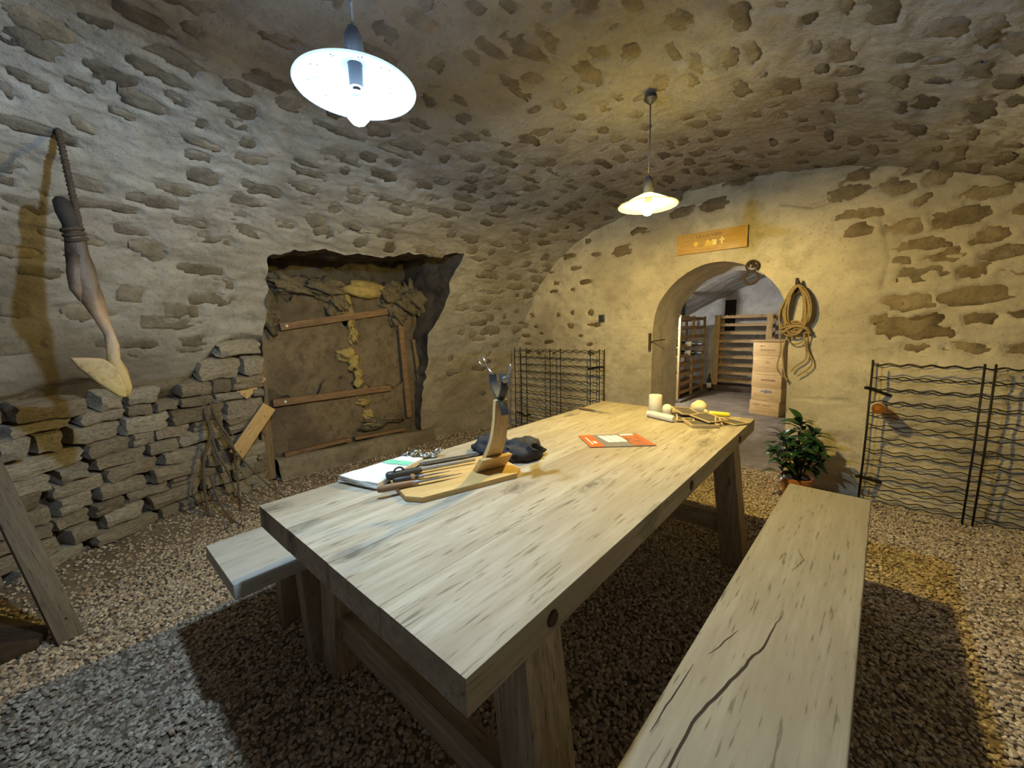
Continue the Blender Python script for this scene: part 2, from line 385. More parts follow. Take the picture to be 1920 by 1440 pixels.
def obj(name, me, parent=None, loc=(0, 0, 0), rot=(0, 0, 0), scale=(1, 1, 1)):
    o = bpy.data.objects.new(name, me); C.objects.link(o)
    o.location = loc; o.rotation_euler = rot; o.scale = scale
    if parent is not None: o.parent = parent
    return o
def tag(o, label, cat, group=None, kind=None):
    o['label'] = label; o['category'] = cat
    if group: o['group'] = group
    if kind: o['kind'] = kind
    return o
def thing(name, label, cat, loc=(0, 0, 0), rot=(0, 0, 0), group=None):
    return tag(obj(name, None, None, loc, rot), label, cat, group)
def struct(name, me, label, cat):
    return tag(obj(name, me), label, cat, None, 'structure')
def dup(root, loc, rot=None, label=None):
    r = root.copy(); C.objects.link(r); r.location = loc
    if rot is not None: r.rotation_euler = rot
    if label: r['label'] = label
    for ch in list(root.children):
        c = ch.copy(); C.objects.link(c); c.parent = r
        for gch in list(ch.children):
            d = gch.copy(); C.objects.link(d); d.parent = c
    return r
def text_mesh(body, size, mat, align='CENTER', extrude=0.0005):
    cu = bpy.data.curves.new('print', 'FONT'); cu.body = body; cu.size = size; cu.align_x = align; cu.extrude = extrude; cu.resolution_u = 3
    o = bpy.data.objects.new('print_tmp', cu); C.objects.link(o)
    dg = bpy.context.evaluated_depsgraph_get()
    me = bpy.data.meshes.new_from_object(o.evaluated_get(dg))
    bpy.data.objects.remove(o); bpy.data.curves.remove(cu)
    me.materials.clear(); me.materials.append(MT[mat]); return me

# ================================================================ THE ROOM
XC = -1.05
def Lw(y):
    return np.interp(y, [-3, -1.5, -0.4, -0.1, 0.2, 0.6, 1.0, 1.5, 2.0, 2.5, 3.0, 3.5, 3.95, 4.4],
                     [-2.6, -2.9, -3.2, -3.38, -3.54, -3.67, -3.76, -3.80, -3.82, -3.80, -3.73, -3.62, -3.5, -3.42])
RW = 2.65
_pl = [(-1, -0.1), (-0.998, 0.2), (-0.99, 0.5), (-0.972, 0.8), (-0.93, 1.2), (-0.89, 1.47), (-0.837, 1.72), (-0.75, 2.0), (-0.645, 2.22), (-0.53, 2.365), (-0.43, 2.44), (-0.327, 2.492), (-0.2, 2.54), (0, 2.575)]
_pr = [(0.12, 2.565), (0.30, 2.49), (0.42, 2.41), (0.513, 2.33), (0.64, 2.19), (0.75, 2.00), (0.85, 1.70), (0.93, 1.25), (0.975, 0.8), (1.0, 0.3), (1.0, -0.1)]
_p = np.array(_pl + _pr)
_px = np.where(_p[:, 0] < 0, _p[:, 0] * 2.7, _p[:, 0] * RW)
_ss = np.concatenate([[0], np.cumsum(np.hypot(np.diff(_px), np.diff(_p[:, 1])))])
_sd = np.linspace(0, _ss[-1], 600)
_rr = np.interp(_sd, _ss, _p[:, 0]); _zz = np.interp(_sd, _ss, _p[:, 1])
k_ = np.ones(31) / 31
def _sm(a):
    b = np.pad(a, 15, mode='reflect', reflect_type='odd'); return np.convolve(b, k_, 'valid')
_rr = _sm(_rr); _zz = _sm(_zz)
SMAX = _sd[-1]
_xr = np.where(_rr < 0, _rr * 2.7, _rr * RW)
_tx = np.gradient(_xr, _sd); _tz = np.gradient(_zz, _sd)
_ln = np.hypot(_tx, _tz); _tx /= _ln; _tz /= _ln
def vault(s, y, h):
    r = np.interp(s, _sd, _rr); z = np.interp(s, _sd, _zz)
    w = np.where(r < 0, XC - Lw(y), RW)
    nx = np.interp(s, _sd, _tz); nz = -np.interp(s, _sd, _tx)
    big = 0.016 * fbm(s * 1.3, y * 1.1, 3, 3)
    H = h + big
    return np.stack([XC + r * w + nx * H, np.asarray(y) + 0 * r, z + nz * H], -1)
def s_of_z(z): return float(np.interp(z, _zz[:300], _sd[:300]))
def endwall(x, z, h):
    big = 0.010 * fbm(np.asarray(x) * 1.4, np.asarray(z) * 1.4, 11, 3)
    return np.stack([x + 0 * z, 3.95 - (h + big) + 0 * z, z + 0 * x], -1)

class Stone:
    def __init__(s, u, v, lu, lv, seed, rot=0.0, depth=0.013, lift=0.0):
        s.u, s.v, s.lu, s.lv, s.seed, s.rot, s.depth, s.lift = u, v, lu, lv, seed, rot, depth, lift
    def dist(s, U, V):
        c, n = math.cos(s.rot), math.sin(s.rot)
        a = ((U - s.u) * c + (V - s.v) * n) / s.lu; b = (-(U - s.u) * n + (V - s.v) * c) / s.lv
        d = (np.abs(a) ** 2.6 + np.abs(b) ** 2.6) ** (1 / 2.6)
        return d + 0.34 * fbm(U * 14, V * 14, s.seed, 2) + 0.20 * fbm(U * 55, V * 38, s.seed + 3, 2)
def dent(U, V, stones):
    D = np.zeros_like(U)
    u1, v1 = U[:, 0], V[0, :]
    for st in stones:
        m = max(st.lu, st.lv) * 1.5
        i0, i1 = np.searchsorted(u1, [st.u - m, st.u + m]); j0, j1 = np.searchsorted(v1, [st.v - m, st.v + m])
        if i1 <= i0 or j1 <= j0: continue
        d = st.dist(U[i0:i1, j0:j1], V[i0:i1, j0:j1])
        D[i0:i1, j0:j1] = np.maximum(D[i0:i1, j0:j1], sstep(1.06, 0.90, d) * st.depth)
    return D
def stone_geo(surf, st):
    nu, nv = 7, 9
    a = np.linspace(-1, 1, nu)[:, None] * np.ones((1, nv)); b = np.linspace(-1, 1, nv)[None, :] * np.ones((nu, 1))
    c, n = math.cos(st.rot), math.sin(st.rot)
    lu, lv = st.lu * 1.2, st.lv * 1.2
    U = st.u + a * lu * c - b * lv * n; V = st.v + a * lu * n + b * lv * c
    h = -0.002 + st.lift + 0.004 * fbm(U * 12, V * 12, st.seed + 5, 2) - 0.03 * sstep(0.92, 1.12, st.dist(U, V))
    P = surf(U, V, h)
    g = G(); g.grid(P)
    return g
def emit_stones(surf, stones, parent, mat, limit=290):
    info = []
    for st in stones:
        g = stone_geo(surf, st)
        c = np.mean(np.array(g.v), 0); q = project(c); size = 0
        if q and -30 < q[0] < 1950 and -30 < q[1] < 1470: size = FPX * 2 * math.sqrt(st.lu * st.lv) / q[2]
        info.append((size, st, g, c))
    info.sort(key=lambda t: -t[0])
    rest = G()
    for i, (size, st, g, c) in enumerate(info):
        if i < limit and size > 9:
            g.v = [(p[0] - c[0], p[1] - c[1], p[2] - c[2]) for p in g.v]
            obj('stone', mesh('stone', g, mat, True, fix=False), parent, tuple(c))
        else: rest.add(g.v, g.f)
    if rest.v:
        o = obj('small_stones', mesh('small_stones', rest, mat, True, fix=False), parent); o['kind'] = 'stuff'
def holegrid(P, U, V, sd, proj):
    """P grid of points, sd signed distance (<0 inside the hole); verts just inside get moved onto the rim"""
    a, b = P.shape[:2]
    ins = sd < 0
    keep = ~(ins[:-1, :-1] & ins[1:, :-1] & ins[:-1, 1:] & ins[1:, 1:])
    idx = np.arange(a * b).reshape(a, b)
    F = np.stack([idx[:-1, :-1], idx[1:, :-1], idx[1:, 1:], idx[:-1, 1:]], -1)[keep]
    P = P.copy()
    m = np.zeros((a, b), bool)
    for di in (0, 1):
        for dj in (0, 1): m[di:a - 1 + di, dj:b - 1 + dj] |= keep
    m &= ins
    P[m] = proj(U[m], V[m], P[m])
    used = np.unique(F); re = -np.ones(a * b, int); re[used] = np.arange(len(used))
    return P.reshape(-1, 3)[used], re[F]
def bigmesh(name, V, F, mat):
    me = bpy.data.meshes.new(name)
    me.vertices.add(len(V)); me.vertices.foreach_set('co', np.asarray(V, np.float32).ravel())
    F = np.asarray(F, np.int32); n = len(F)
    me.loops.add(n * 4); me.loops.foreach_set('vertex_index', F.ravel())
    me.polygons.add(n); me.polygons.foreach_set('loop_start', np.arange(0, n * 4, 4, dtype=np.int32))
    me.update(calc_edges=True); me.validate()
    me.materials.append(MT[mat]); me.shade_smooth(); return me

# ---- stones bedded in the vault, in courses that run along the room
R1 = random.Random(21)
SZ1 = s_of_z(1.06)
vst = []
s = 0.62
NICHE_T = 1.94
def nyl(z): return 1.04 + 0.022 * fbm(z * 7, z * 0 + 2.0, 40, 3)
def nyr(z): return np.interp(z, [0, 1.3, 1.55, 1.8, 2.1], [2.66, 2.67, 2.74, 2.74, 2.68]) + 0.025 * fbm(z * 7, z * 0 + 7.0, 41, 3)
def ntop(y): return np.interp(y, [1.04, 1.3, 2.7], [NICHE_T - 0.06, NICHE_T, NICHE_T + 0.14]) + 0.018 * fbm(y * 9, y * 0 + 3.0, 42, 3)
while s < SMAX - 0.9:
    crown = math.exp(-((s - SMAX * 0.52) / 1.5) ** 2)
    dv = R1.uniform(0.075, 0.125) * (1 + 0.10 * crown)
    y = -1.2 + R1.uniform(0, 0.3)
    z0 = float(np.interp(s, _sd, _zz))
    while y < 3.9:
        ln = (R1.uniform(0.03, 0.09) if R1.random() < 0.4 else R1.uniform(0.07, 0.19)) * (1 - 0.3 * crown)
        g = R1.uniform(0.03, 0.16)
        yc = y + ln
        if not (s < SZ1 + 0.08 and yc < 1.2) and not (0.9 < yc < 3.0 and z0 < 2.03) and R1.random() < (0.80 if s > SZ1 else 0.3) and not (s < 0.9 and yc > 2.7 and R1.random() < 0.6):
            vst.append(Stone(s + R1.uniform(-0.02, 0.02), yc, dv * R1.uniform(0.24, 0.52), ln * R1.uniform(0.75, 1.0), R1.randrange(1000), R1.uniform(-0.07, 0.07), R1.uniform(0.008, 0.012), R1.uniform(-0.003, 0.002)))
        y += 2 * ln + g
    s += dv
du = 0.0115
nu = int(SMAX / du); nv = int(5.5 / du)
us = np.linspace(0, SMAX, nu); vs = np.linspace(-1.35, 4.15, nv)
U, V = np.meshgrid(us, vs, indexing='ij')
rough = 0.0065 * fbm(U * 14, V * 6, 5, 4) + 0.0032 * fbm(U * 38, V * 30, 6, 2)
ledge = 0.006 * fbm(U * 8, V * 2.2, 8, 2)
Hh = rough + ledge - dent(U, V, vst)
Z = np.interp(U, _sd, _zz)
dry_top = 1.02 + 0.07 * fbm(V * 3, V * 0, 33, 2) + 0.30 * sstep(0.45, 0.95, V)
dry = sstep(0.05, -0.03, Z - dry_top) * sstep(1.08, 1.02, V) * (U < SMAX / 2)
Hh = Hh - 0.055 * dry
P = vault(U, V, Hh)
sdv = np.maximum(np.maximum(nyl(Z) - V, V - nyr(Z)), Z - ntop(V)); sdv = np.where(U > SMAX / 2, 1.0, sdv)
def nproj(u, v, p):
    z = np.interp(u, _sd, _zz)
    a = np.abs(v - nyl(z)); b = np.abs(nyr(z) - v); t = np.abs(ntop(v) - z)
    out = p.copy()
    k = np.argmin(np.stack([a, b, t]), 0)
    v2 = np.where(k == 0, nyl(z), np.where(k == 1, nyr(z), v))
    z2 = np.where(k == 2, ntop(v), z)
    u2 = np.interp(z2, _zz[:300], _sd[:300])
    return np.where((k == 2)[:, None], vault(u2, v2, 0 * u2), vault(u, v2, 0 * u))
def section(name, i0, i1, mat, label, cat):
    sl = slice(i0, i1)
    Vv, Ff = holegrid(P[sl], U[sl], V[sl], sdv[sl], nproj)
    return struct(name, bigmesh(name, Vv, Ff, mat), label, cat)
iz = int(np.searchsorted(us, SZ1)); ir = int(np.searchsorted(us, SMAX - SZ1))
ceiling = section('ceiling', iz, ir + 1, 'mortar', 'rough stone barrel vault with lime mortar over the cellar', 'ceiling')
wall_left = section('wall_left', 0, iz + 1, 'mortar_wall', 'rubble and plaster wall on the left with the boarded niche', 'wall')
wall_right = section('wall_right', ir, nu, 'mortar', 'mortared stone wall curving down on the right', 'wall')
# earth behind the open joints of the dry part gets its own colour per face
def paint_dry(o):
    me = o.data; me.materials.append(MT['earth'])
    n = len(me.polygons); cz = np.empty(n * 3); me.polygons.foreach_get('center', cz); cz = cz.reshape(-1, 3)
    dt = 1.02 + 0.07 * fbm(cz[:, 1] * 3, cz[:, 1] * 0, 33, 2) + 0.30 * sstep(0.45, 0.95, cz[:, 1])
    m = (cz[:, 2] < dt + 0.015 * fbm(cz[:, 1] * 20, cz[:, 2] * 20, 9, 2)) & (cz[:, 1] < 1.06) & (cz[:, 0] < -1)
    me.polygons.foreach_set('material_index', m.astype(np.int32))
paint_dry(wall_left); paint_dry(ceiling)
emit_stones(vault, [t for t in vst if SZ1 < t.u < SMAX - SZ1], ceiling, 'vstone', 295)
emit_stones(vault, [t for t in vst if t.u <= SZ1], wall_left, 'vstone', 120)
emit_stones(vault, [t for t in vst if t.u >= SMAX - SZ1], wall_right, 'vstone', 60)

# ---- dry-laid rubble, each stone its own block
def rubble_mesh(k):
    bm = bmesh.new(); bmesh.ops.create_cube(bm, size=1.0)
    bmesh.ops.subdivide_edges(bm, edges=list(bm.edges), cuts=3, use_grid_fill=True)
    ro = 0.16 + 0.05 * (k % 3)
    for v in bm.verts:
        p = v.co * 2
        n = Vector((max(-1 + ro, min(1 - ro, p.x)), max(-1 + ro, min(1 - ro, p.y)), max(-1 + ro, min(1 - ro, p.z))))
        d = p - n
        if d.length > 1e-6: d = d.normalized() * ro
        q = n + d
        f1 = float(fbm(p.y * 1.3 + 5.1 * k, p.z * 1.3 + p.x, 60 + k, 3)); f2 = float(fbm(p.y * 1.1 - 3.3 * k, p.z * 1.4 - p.x, 80 + k, 3)); f3 = float(fbm(p.y * 1.7 + k, p.z * 1.7 + k, 100 + k, 3))
        q = q + Vector((0.20 * f3, 0.13 * f1, 0.17 * f2))
        v.co = q / 2
    me = bpy.data.meshes.new('rubble_block'); bm.to_mesh(me); bm.free()
    me.materials.append(MT['rubble']); me.shade_smooth(); me.set_sharp_from_angle(angle=math.radians(38)); return me
RB = [rubble_mesh(k) for k in range(12)]
R2 = random.Random(4)
z = 0.0
while z < 1.42:
    hc = R2.choice([0.065, 0.075, 0.09, 0.10, 0.115, 0.13, 0.15]) if z < 1.0 else R2.uniform(0.09, 0.15)
    y = -1.0 + R2.uniform(-0.1, 0.1)
    tl = R2.uniform(-0.02, 0.03)
    while y < 1.02:
        ln = R2.uniform(0.11, 0.34) if R2.random() < 0.75 else R2.uniform(0.07, 0.13)
        ln = min(ln, 1.03 - y)
        if ln < 0.05: break
        yc = y + ln / 2; zc = z + hc / 2
        if zc < 1.02 + 0.07 * float(fbm(yc * 3, 0, 33, 2)) + 0.30 * float(sstep(0.45, 0.95, yc)) + 0.01:
            rows = [(zc, hc)]
            if hc > 0.115 and ln < 0.2 and R2.random() < 0.5:
                t = R2.uniform(0.4, 0.6); rows = [(z + hc * t / 2, hc * t), (z + hc * (1 + t) / 2, hc * (1 - t))]
            for zz, hh in rows:
                uu = s_of_z(min(zz, 2.0)); p = vault(np.array(uu), np.array(yc), np.array(-0.035 + R2.uniform(-0.02, 0.022)))
                slope = (Lw(yc + 0.05) - Lw(yc - 0.05)) / 0.1
                dzr = 0.02 + tl
                lean = float(np.interp(uu, _sd, _tx))
                obj('stone', R2.choice(RB), wall_left, (float(p[0]), yc, zz + dzr * (yc - 0.2)),
                    (R2.uniform(-0.05, 0.05) + dzr, math.asin(max(-1, min(1, lean))) + R2.uniform(-0.08, 0.08), -math.atan(float(slope)) + R2.uniform(-0.07, 0.07)),
                    (0.15, ln * R2.uniform(0.98, 1.05), hh * R2.uniform(0.94, 1.05)))
        y += ln + R2.uniform(0.0, 0.016)
    z += hc + R2.uniform(0.0, 0.008)

# ---- niche: reveal and back
def rim(n=160):
    pts = []
    for z in np.linspace(0.0, NICHE_T - 0.06, 60): pts.append((float(nyl(z)), z))
    for y in np.linspace(1.04, 2.70, 50): pts.append((y, float(ntop(y))))
    for z in np.linspace(NICHE_T + 0.14, 0.0, 60): pts.append((float(nyr(z)), z))
    return pts
ring = rim(); rows = []
for y, z in ring:
    p = vault(np.array(s_of_z(z)), np.array(y), np.array(0.0))
    col = []
    for t in np.linspace(0, 1, 14):
        x = p[0] + (-4.06 - p[0]) * t
        k = min(1, t * 4)
        top = 1.0 if z > float(ntop(np.array(y))) - 0.02 and 1.03 < y < 2.67 else 0.0
        col.append((x, y + (1 - top) * 0.02 * k * float(fbm(x * 7, z * 7, 50, 3)), z + top * (0.03 * k * float(fbm(x * 7, y * 7, 51, 3)) + 0.05 * t)))
    rows.append(col)
g = G(); g.grid(np.array(rows))
obj('niche_reveal', mesh('niche_reveal', g, 'soot', True), wall_left)
yy, zz = np.meshgrid(np.linspace(0.9, 3.0, 60), np.linspace(-0.05, 2.3, 60), indexing='ij')
g = G(); g.grid(np.stack([-4.03 + 0.03 * fbm(yy * 5, zz * 5, 52, 3), yy, zz], -1))
obj('niche_back', mesh('niche_back', g, 'soot', True), wall_left)

# ---- far wall with the arched opening
ARX = [-1.57, -1.575, -1.575, -1.545, -1.48, -1.38, -1.26, -1.14, -1.01, -0.88, -0.76, -0.64, -0.54, -0.47, -0.445, -0.43, -0.40]
ARZ = [-0.1, 0.8, 1.36, 1.52, 1.64, 1.755, 1.84, 1.89, 1.91, 1.89, 1.84, 1.76, 1.65, 1.50, 1.36, 0.9, -0.1]
def arch_pts(n=120):
    d = np.concatenate([[0], np.cumsum(np.hypot(np.diff(ARX), np.diff(ARZ)))])
    t = np.linspace(0, d[-1], n); x = np.interp(t, d, ARX); z = np.interp(t, d, ARZ)
    kk = np.ones(5) / 5
    xs = np.convolve(np.pad(x, 2, mode='edge'), kk, 'valid'); zs = np.convolve(np.pad(z, 2, mode='edge'), kk, 'valid')
    zs[:3] = z[:3]; zs[-3:] = z[-3:]
    return xs, zs
AX, AZ = arch_pts()
def in_arch(x, z):
    ins = np.zeros(np.shape(x), bool); n = len(AX)
    for i in range(n):
        j = (i + 1) % n
        c = ((AZ[i] > z) != (AZ[j] > z)) & (x < (AX[j] - AX[i]) * (z - AZ[i]) / (AZ[j] - AZ[i] + 1e-12) + AX[i])
        ins ^= c
    return ins
R3 = random.Random(9)
est = []
z = 0.1
while z < 2.6:
    dv = R3.uniform(0.10, 0.15)
    x = -3.6
    while x < 1.9:
        ln = R3.uniform(0.05, 0.15); xc = x + ln
        keepout = (-2.25 < xc < 0.05 and z < 1.95) or (-1.75 < xc < -0.3 and z < 2.3) or (xc > 0.05 and z < 1.12) or (xc < -2.0 and z < 1.0)
        pr = 0.95 if xc > 0 else (0.72 if xc < -2.2 else 0.45)
        if xc > 0.05 and 0.3 < z < 1.1 and R3.random() < 0.25: keepout = False
        if not keepout and R3.random() < pr:
            sc = 0.62 if xc < -2.0 else 1.15
            est.append(Stone(xc, z + R3.uniform(-0.02, 0.02), ln * 0.9 * sc, dv * R3.uniform(0.24, 0.40) * sc, R3.randrange(1000), R3.uniform(-0.08, 0.12), R3.uniform(0.011, 0.018), R3.uniform(-0.004, 0.002)))
        x += 2 * ln + R3.uniform(0.03, 0.12)
    z += dv
for a_ in ((0.23, 1.30, 0.16, 0.075),): est.append(Stone(a_[0], a_[1], a_[2], a_[3], 77, 0.0, 0.02, 0.006))
xs = np.linspace(-3.75, 1.95, 400); zs = np.linspace(-0.15, 2.75, 205)
X2, Z2 = np.meshgrid(xs, zs, indexing='ij')
near_arch = sstep(1.15, 0.75, np.hypot((X2 + 1.0) / 1.05, (Z2 - 1.0) / 1.05))
h2 = (0.009 * fbm(X2 * 6, Z2 * 12, 14, 4) + 0.006 * fbm(X2 * 3, Z2 * 7, 15, 2)) * (1 - 0.8 * near_arch) + 0.0015 * fbm(X2 * 30, Z2 * 30, 16, 2) - dent(X2, Z2, est)
# plinth-like thicker plaster low on the right, and the ledge crack under the vault
h2 += 0.035 * sstep(1.16, 1.05, Z2 + 0.03 * fbm(X2 * 4, X2 * 0, 17, 2)) * sstep(-0.05, 0.25, X2)
def groove(pts, w, dpt):
    global h2
    for (a, b), (c, d) in zip(pts[:-1], pts[1:]):
        vx, vz = c - a, d - b; L2 = vx * vx + vz * vz
        t = np.clip(((X2 - a) * vx + (Z2 - b) * vz) / L2, 0, 1)
        ds = np.hypot(X2 - a - t * vx, Z2 - b - t * vz) + 0.004 * fbm(X2 * 20, Z2 * 20, 18, 2)
        h2 = h2 - dpt * sstep(w, w * 0.3, ds)
groove([(-0.55, 2.30), (-0.35, 2.24), (-0.1, 2.29), (0.1, 2.33), (0.22, 2.36), (0.3, 2.46)], 0.022, 0.03)
groove([(-0.40, 1.27), (0.05, 1.25)], 0.012, 0.008); groove([(-0.38, 0.73), (-0.02, 0.74)], 0.012, 0.012)
groove([(-2.05, 1.36), (-1.57, 1.37)], 0.010, 0.009); groove([(-2.05, 1.16), (-1.57, 1.17)], 0.009, 0.006); groove([(-1.85, 0.88), (-1.57, 0.92)], 0.010, 0.008)
groove([(-1.95, 1.80), (-1.72, 1.70), (-1.52, 1.58)], 0.010, 0.007); groove([(-0.50, 1.58), (-0.25, 1.80)], 0.010, 0.007); groove([(-1.72, 1.70), (-1.72, 1.40)], 0.008, 0.004)
groove([(0.05, 2.10), (0.12, 1.8), (0.10, 1.6)], 0.02, 0.010)
P2 = endwall(X2, Z2, h2)
ins = in_arch(X2, Z2); sd2 = np.where(ins, -1.0, 1.0)
def aproj(u, v, p):
    d = (u[:, None] - AX[None]) ** 2 + (v[:, None] - AZ[None]) ** 2; k = d.argmin(1)
    return endwall(AX[k], AZ[k], 0 * AX[k])
Vv, Ff = holegrid(P2, X2, Z2, sd2, aproj)
wall_far = struct('wall_far', bigmesh('wall_far', Vv, Ff[:, ::-1], 'plaster'), 'plastered end wall with round arched opening and bedded stones', 'wall')
emit_stones(endwall, est, wall_far, 'ostone', 290)
rows = []
for x, z in zip(AX, AZ):
    p = endwall(np.array(x), np.array(z), np.array(0.0)); col = []
    for t in np.linspace(0, 1, 10):
        r = 0.006 * float(fbm(z * 6 + x * 6, t * 5, 20, 3)) * min(1, t * 3)
        col.append((x + (r if z < 1.4 else 0), p[1] + (4.67 - p[1]) * t, z + (r if z >= 1.4 else 0)))
    rows.append(col)
g = G(); g.grid(np.array(rows))
obj('arch_soffit', mesh('arch_soffit', g, 'plaster', True), wall_far)

# ---- floor and gravel
def floor_z(x, y):
    m = 0.07 * sstep(0.45, 0.0, x - Lw(y)) + 0.012 * fbm(x * 1.7, y * 1.7, 25, 3)
    return m + 0.2 * sstep(4.0, 5.2, y)
fx, fy = np.meshgrid(np.linspace(-4.1, 2.2, 160), np.linspace(-1.4, 9.2, 260), indexing='ij')
idx = np.arange(fx.size).reshape(fx.shape)
Ff = np.stack([idx[:-1, :-1], idx[1:, :-1], idx[1:, 1:], idx[:-1, 1:]], -1).reshape(-1, 4)
fz = floor_z(fx, fy) + 0.004 * fbm(fx * 9, fy * 9, 26, 2)
floor = struct('floor', bigmesh('floor', np.stack([fx, fy, fz], -1).reshape(-1, 3), Ff, 'dirt'), 'trodden earth floor under the gravel', 'floor')
npr = np.random.RandomState(3)
N = 200000
gx = npr.uniform(-3.75, 1.65, N); gy = npr.uniform(-1.2, 4.1, N)
dens = 0.25 + 0.75 * sstep(0.10, 0.75, gx - Lw(gy) + 0.15 * fbm(gx * 2, gy * 2, 27, 2))
ok = npr.uniform(0, 1, N) < dens
gx, gy = gx[ok], gy[ok]
gz = floor_z(gx, gy) + npr.uniform(-0.001, 0.008, len(gx))
me = bpy.data.meshes.new('gravel_points'); me.vertices.add(len(gx)); me.vertices.foreach_set('co', np.stack([gx, gy, gz], -1).astype(np.float32).ravel()); me.update()
gravel = obj('gravel', me)
tag(gravel, 'loose beige and grey gravel covering the cellar floor', 'gravel', None, 'stuff')
ng = bpy.data.node_groups.new('gravel_scatter', 'GeometryNodeTree')
ng.interface.new_socket('Geometry', in_out='INPUT', socket_type='NodeSocketGeometry'); ng.interface.new_socket('Geometry', in_out='OUTPUT', socket_type='NodeSocketGeometry')
gi = ng.nodes.new('NodeGroupInput'); go = ng.nodes.new('NodeGroupOutput')
ico = ng.nodes.new('GeometryNodeMeshIcoSphere'); ico.inputs['Radius'].default_value = 1.0; ico.inputs['Subdivisions'].default_value = 2
sp = ng.nodes.new('GeometryNodeSetPosition'); nz = ng.nodes.new('ShaderNodeTexNoise'); nz.inputs['Scale'].default_value = 1.1; nz.inputs['Detail'].default_value = 1.0
vs_ = ng.nodes.new('ShaderNodeVectorMath'); vs_.operation = 'SUBTRACT'; vs_.inputs[1].default_value = (0.5, 0.5, 0.5)
vm_ = ng.nodes.new('ShaderNodeVectorMath'); vm_.operation = 'SCALE'; vm_.inputs['Scale'].default_value = 0.9
ng.links.new(nz.outputs[1], vs_.inputs[0]); ng.links.new(vs_.outputs[0], vm_.inputs[0]); ng.links.new(vm_.outputs[0], sp.inputs['Offset'])
sm_ = ng.nodes.new('GeometryNodeSetMaterial'); sm_.inputs['Material'].default_value = MT['gravel']
ip = ng.nodes.new('GeometryNodeInstanceOnPoints')
rr1 = ng.nodes.new('FunctionNodeRandomValue'); rr1.data_type = 'FLOAT_VECTOR'; rr1.inputs[0].default_value = (-0.5, -0.5, 0); rr1.inputs[1].default_value = (0.5, 0.5, 6.283)
rr2 = ng.nodes.new('FunctionNodeRandomValue'); rr2.data_type = 'FLOAT_VECTOR'; rr2.inputs[0].default_value = (0.0055, 0.005, 0.0035); rr2.inputs[1].default_value = (0.0115, 0.0098, 0.007); rr2.inputs['Seed'].default_value = 5
ng.links.new(ico.outputs['Mesh'], sp.inputs['Geometry']); ng.links.new(sp.outputs[0], sm_.inputs[0]); ng.links.new(sm_.outputs[0], ip.inputs['Instance'])
ng.links.new(gi.outputs[0], ip.inputs['Points']); ng.links.new(rr1.outputs[0], ip.inputs['Rotation']); ng.links.new(rr2.outputs[0], ip.inputs['Scale']); ng.links.new(ip.outputs[0], go.inputs[0])
md = gravel.modifiers.new('scatter', 'NODES'); md.node_group = ng

# ---- the back cellar behind the arch
bp = np.array([(-2.98, 0.1), (-2.95, 0.8), (-2.88, 1.25), (-2.58, 1.56), (-2.2, 1.76), (-1.76, 1.98), (-1.12, 2.24), (-0.3, 2.42), (0.6, 2.40), (1.4, 2.15), (2.0, 1.7), (2.25, 1.1), (2.3, 0.1)])
bd = np.concatenate([[0], np.cumsum(np.hypot(*np.diff(bp, axis=0).T))]); bt = np.linspace(0, bd[-1], 130)
bx, bz = np.interp(bt, bd, bp[:, 0]), np.interp(bt, bd, bp[:, 1])
by = np.linspace(4.67, 8.4, 90)
B, Y = np.meshgrid(bt, by, indexing='ij')
dd = 0.03 * fbm(B * 2.5, Y * 2.5, 29, 4)
Pb = np.stack([np.interp(B, bt, bx) - dd * 0.4, Y, np.interp(B, bt, bz) - dd * 0.9], -1)
idx = np.arange(B.size).reshape(B.shape); Ff = np.stack([idx[:-1, :-1], idx[:-1, 1:], idx[1:, 1:], idx[1:, :-1]], -1).reshape(-1, 4)
struct('ceiling.001', bigmesh('back_vault', Pb.reshape(-1, 3), Ff, 'white_lime'), 'whitewashed rough vault of the back cellar seen through the arch', 'ceiling')
bx2, bz2 = np.meshgrid(np.linspace(-3.1, 2.4, 120), np.linspace(0.0, 2.6, 60), indexing='ij')
hb = 0.02 * fbm(bx2 * 3, bz2 * 3, 30, 4)
hole = (bx2 > -1.98) & (bx2 < -1.72) & (bz2 < 1.85) & (bz2 > 1.2)
Vv, Ff = holegrid(np.stack([bx2, 8.3 + hb, bz2], -1), bx2, bz2, np.where(hole, -1.0, 1.0), lambda u, v, p: p)
wbk = struct('wall_back', bigmesh('wall_back', Vv, Ff, 'white_lime'), 'grey rear wall of the back cellar with a dark slot', 'wall')
g = G(); g.box((-1.85, 8.62, 1.5), (0.34, 0.5, 0.85)); obj('slot_recess', mesh('slot_recess', g, 'void'), wbk)
# partition returns either side of the arch on the back-cellar side
g = G(); g.box((-2.30, 4.60, 1.3), (1.40, 0.12, 2.75)); g.box((0.98, 4.60, 1.3), (2.72, 0.12, 2.75))
struct('wall_partition', mesh('partition', g, 'white_lime'), 'back face of the thick wall around the arch', 'wall')


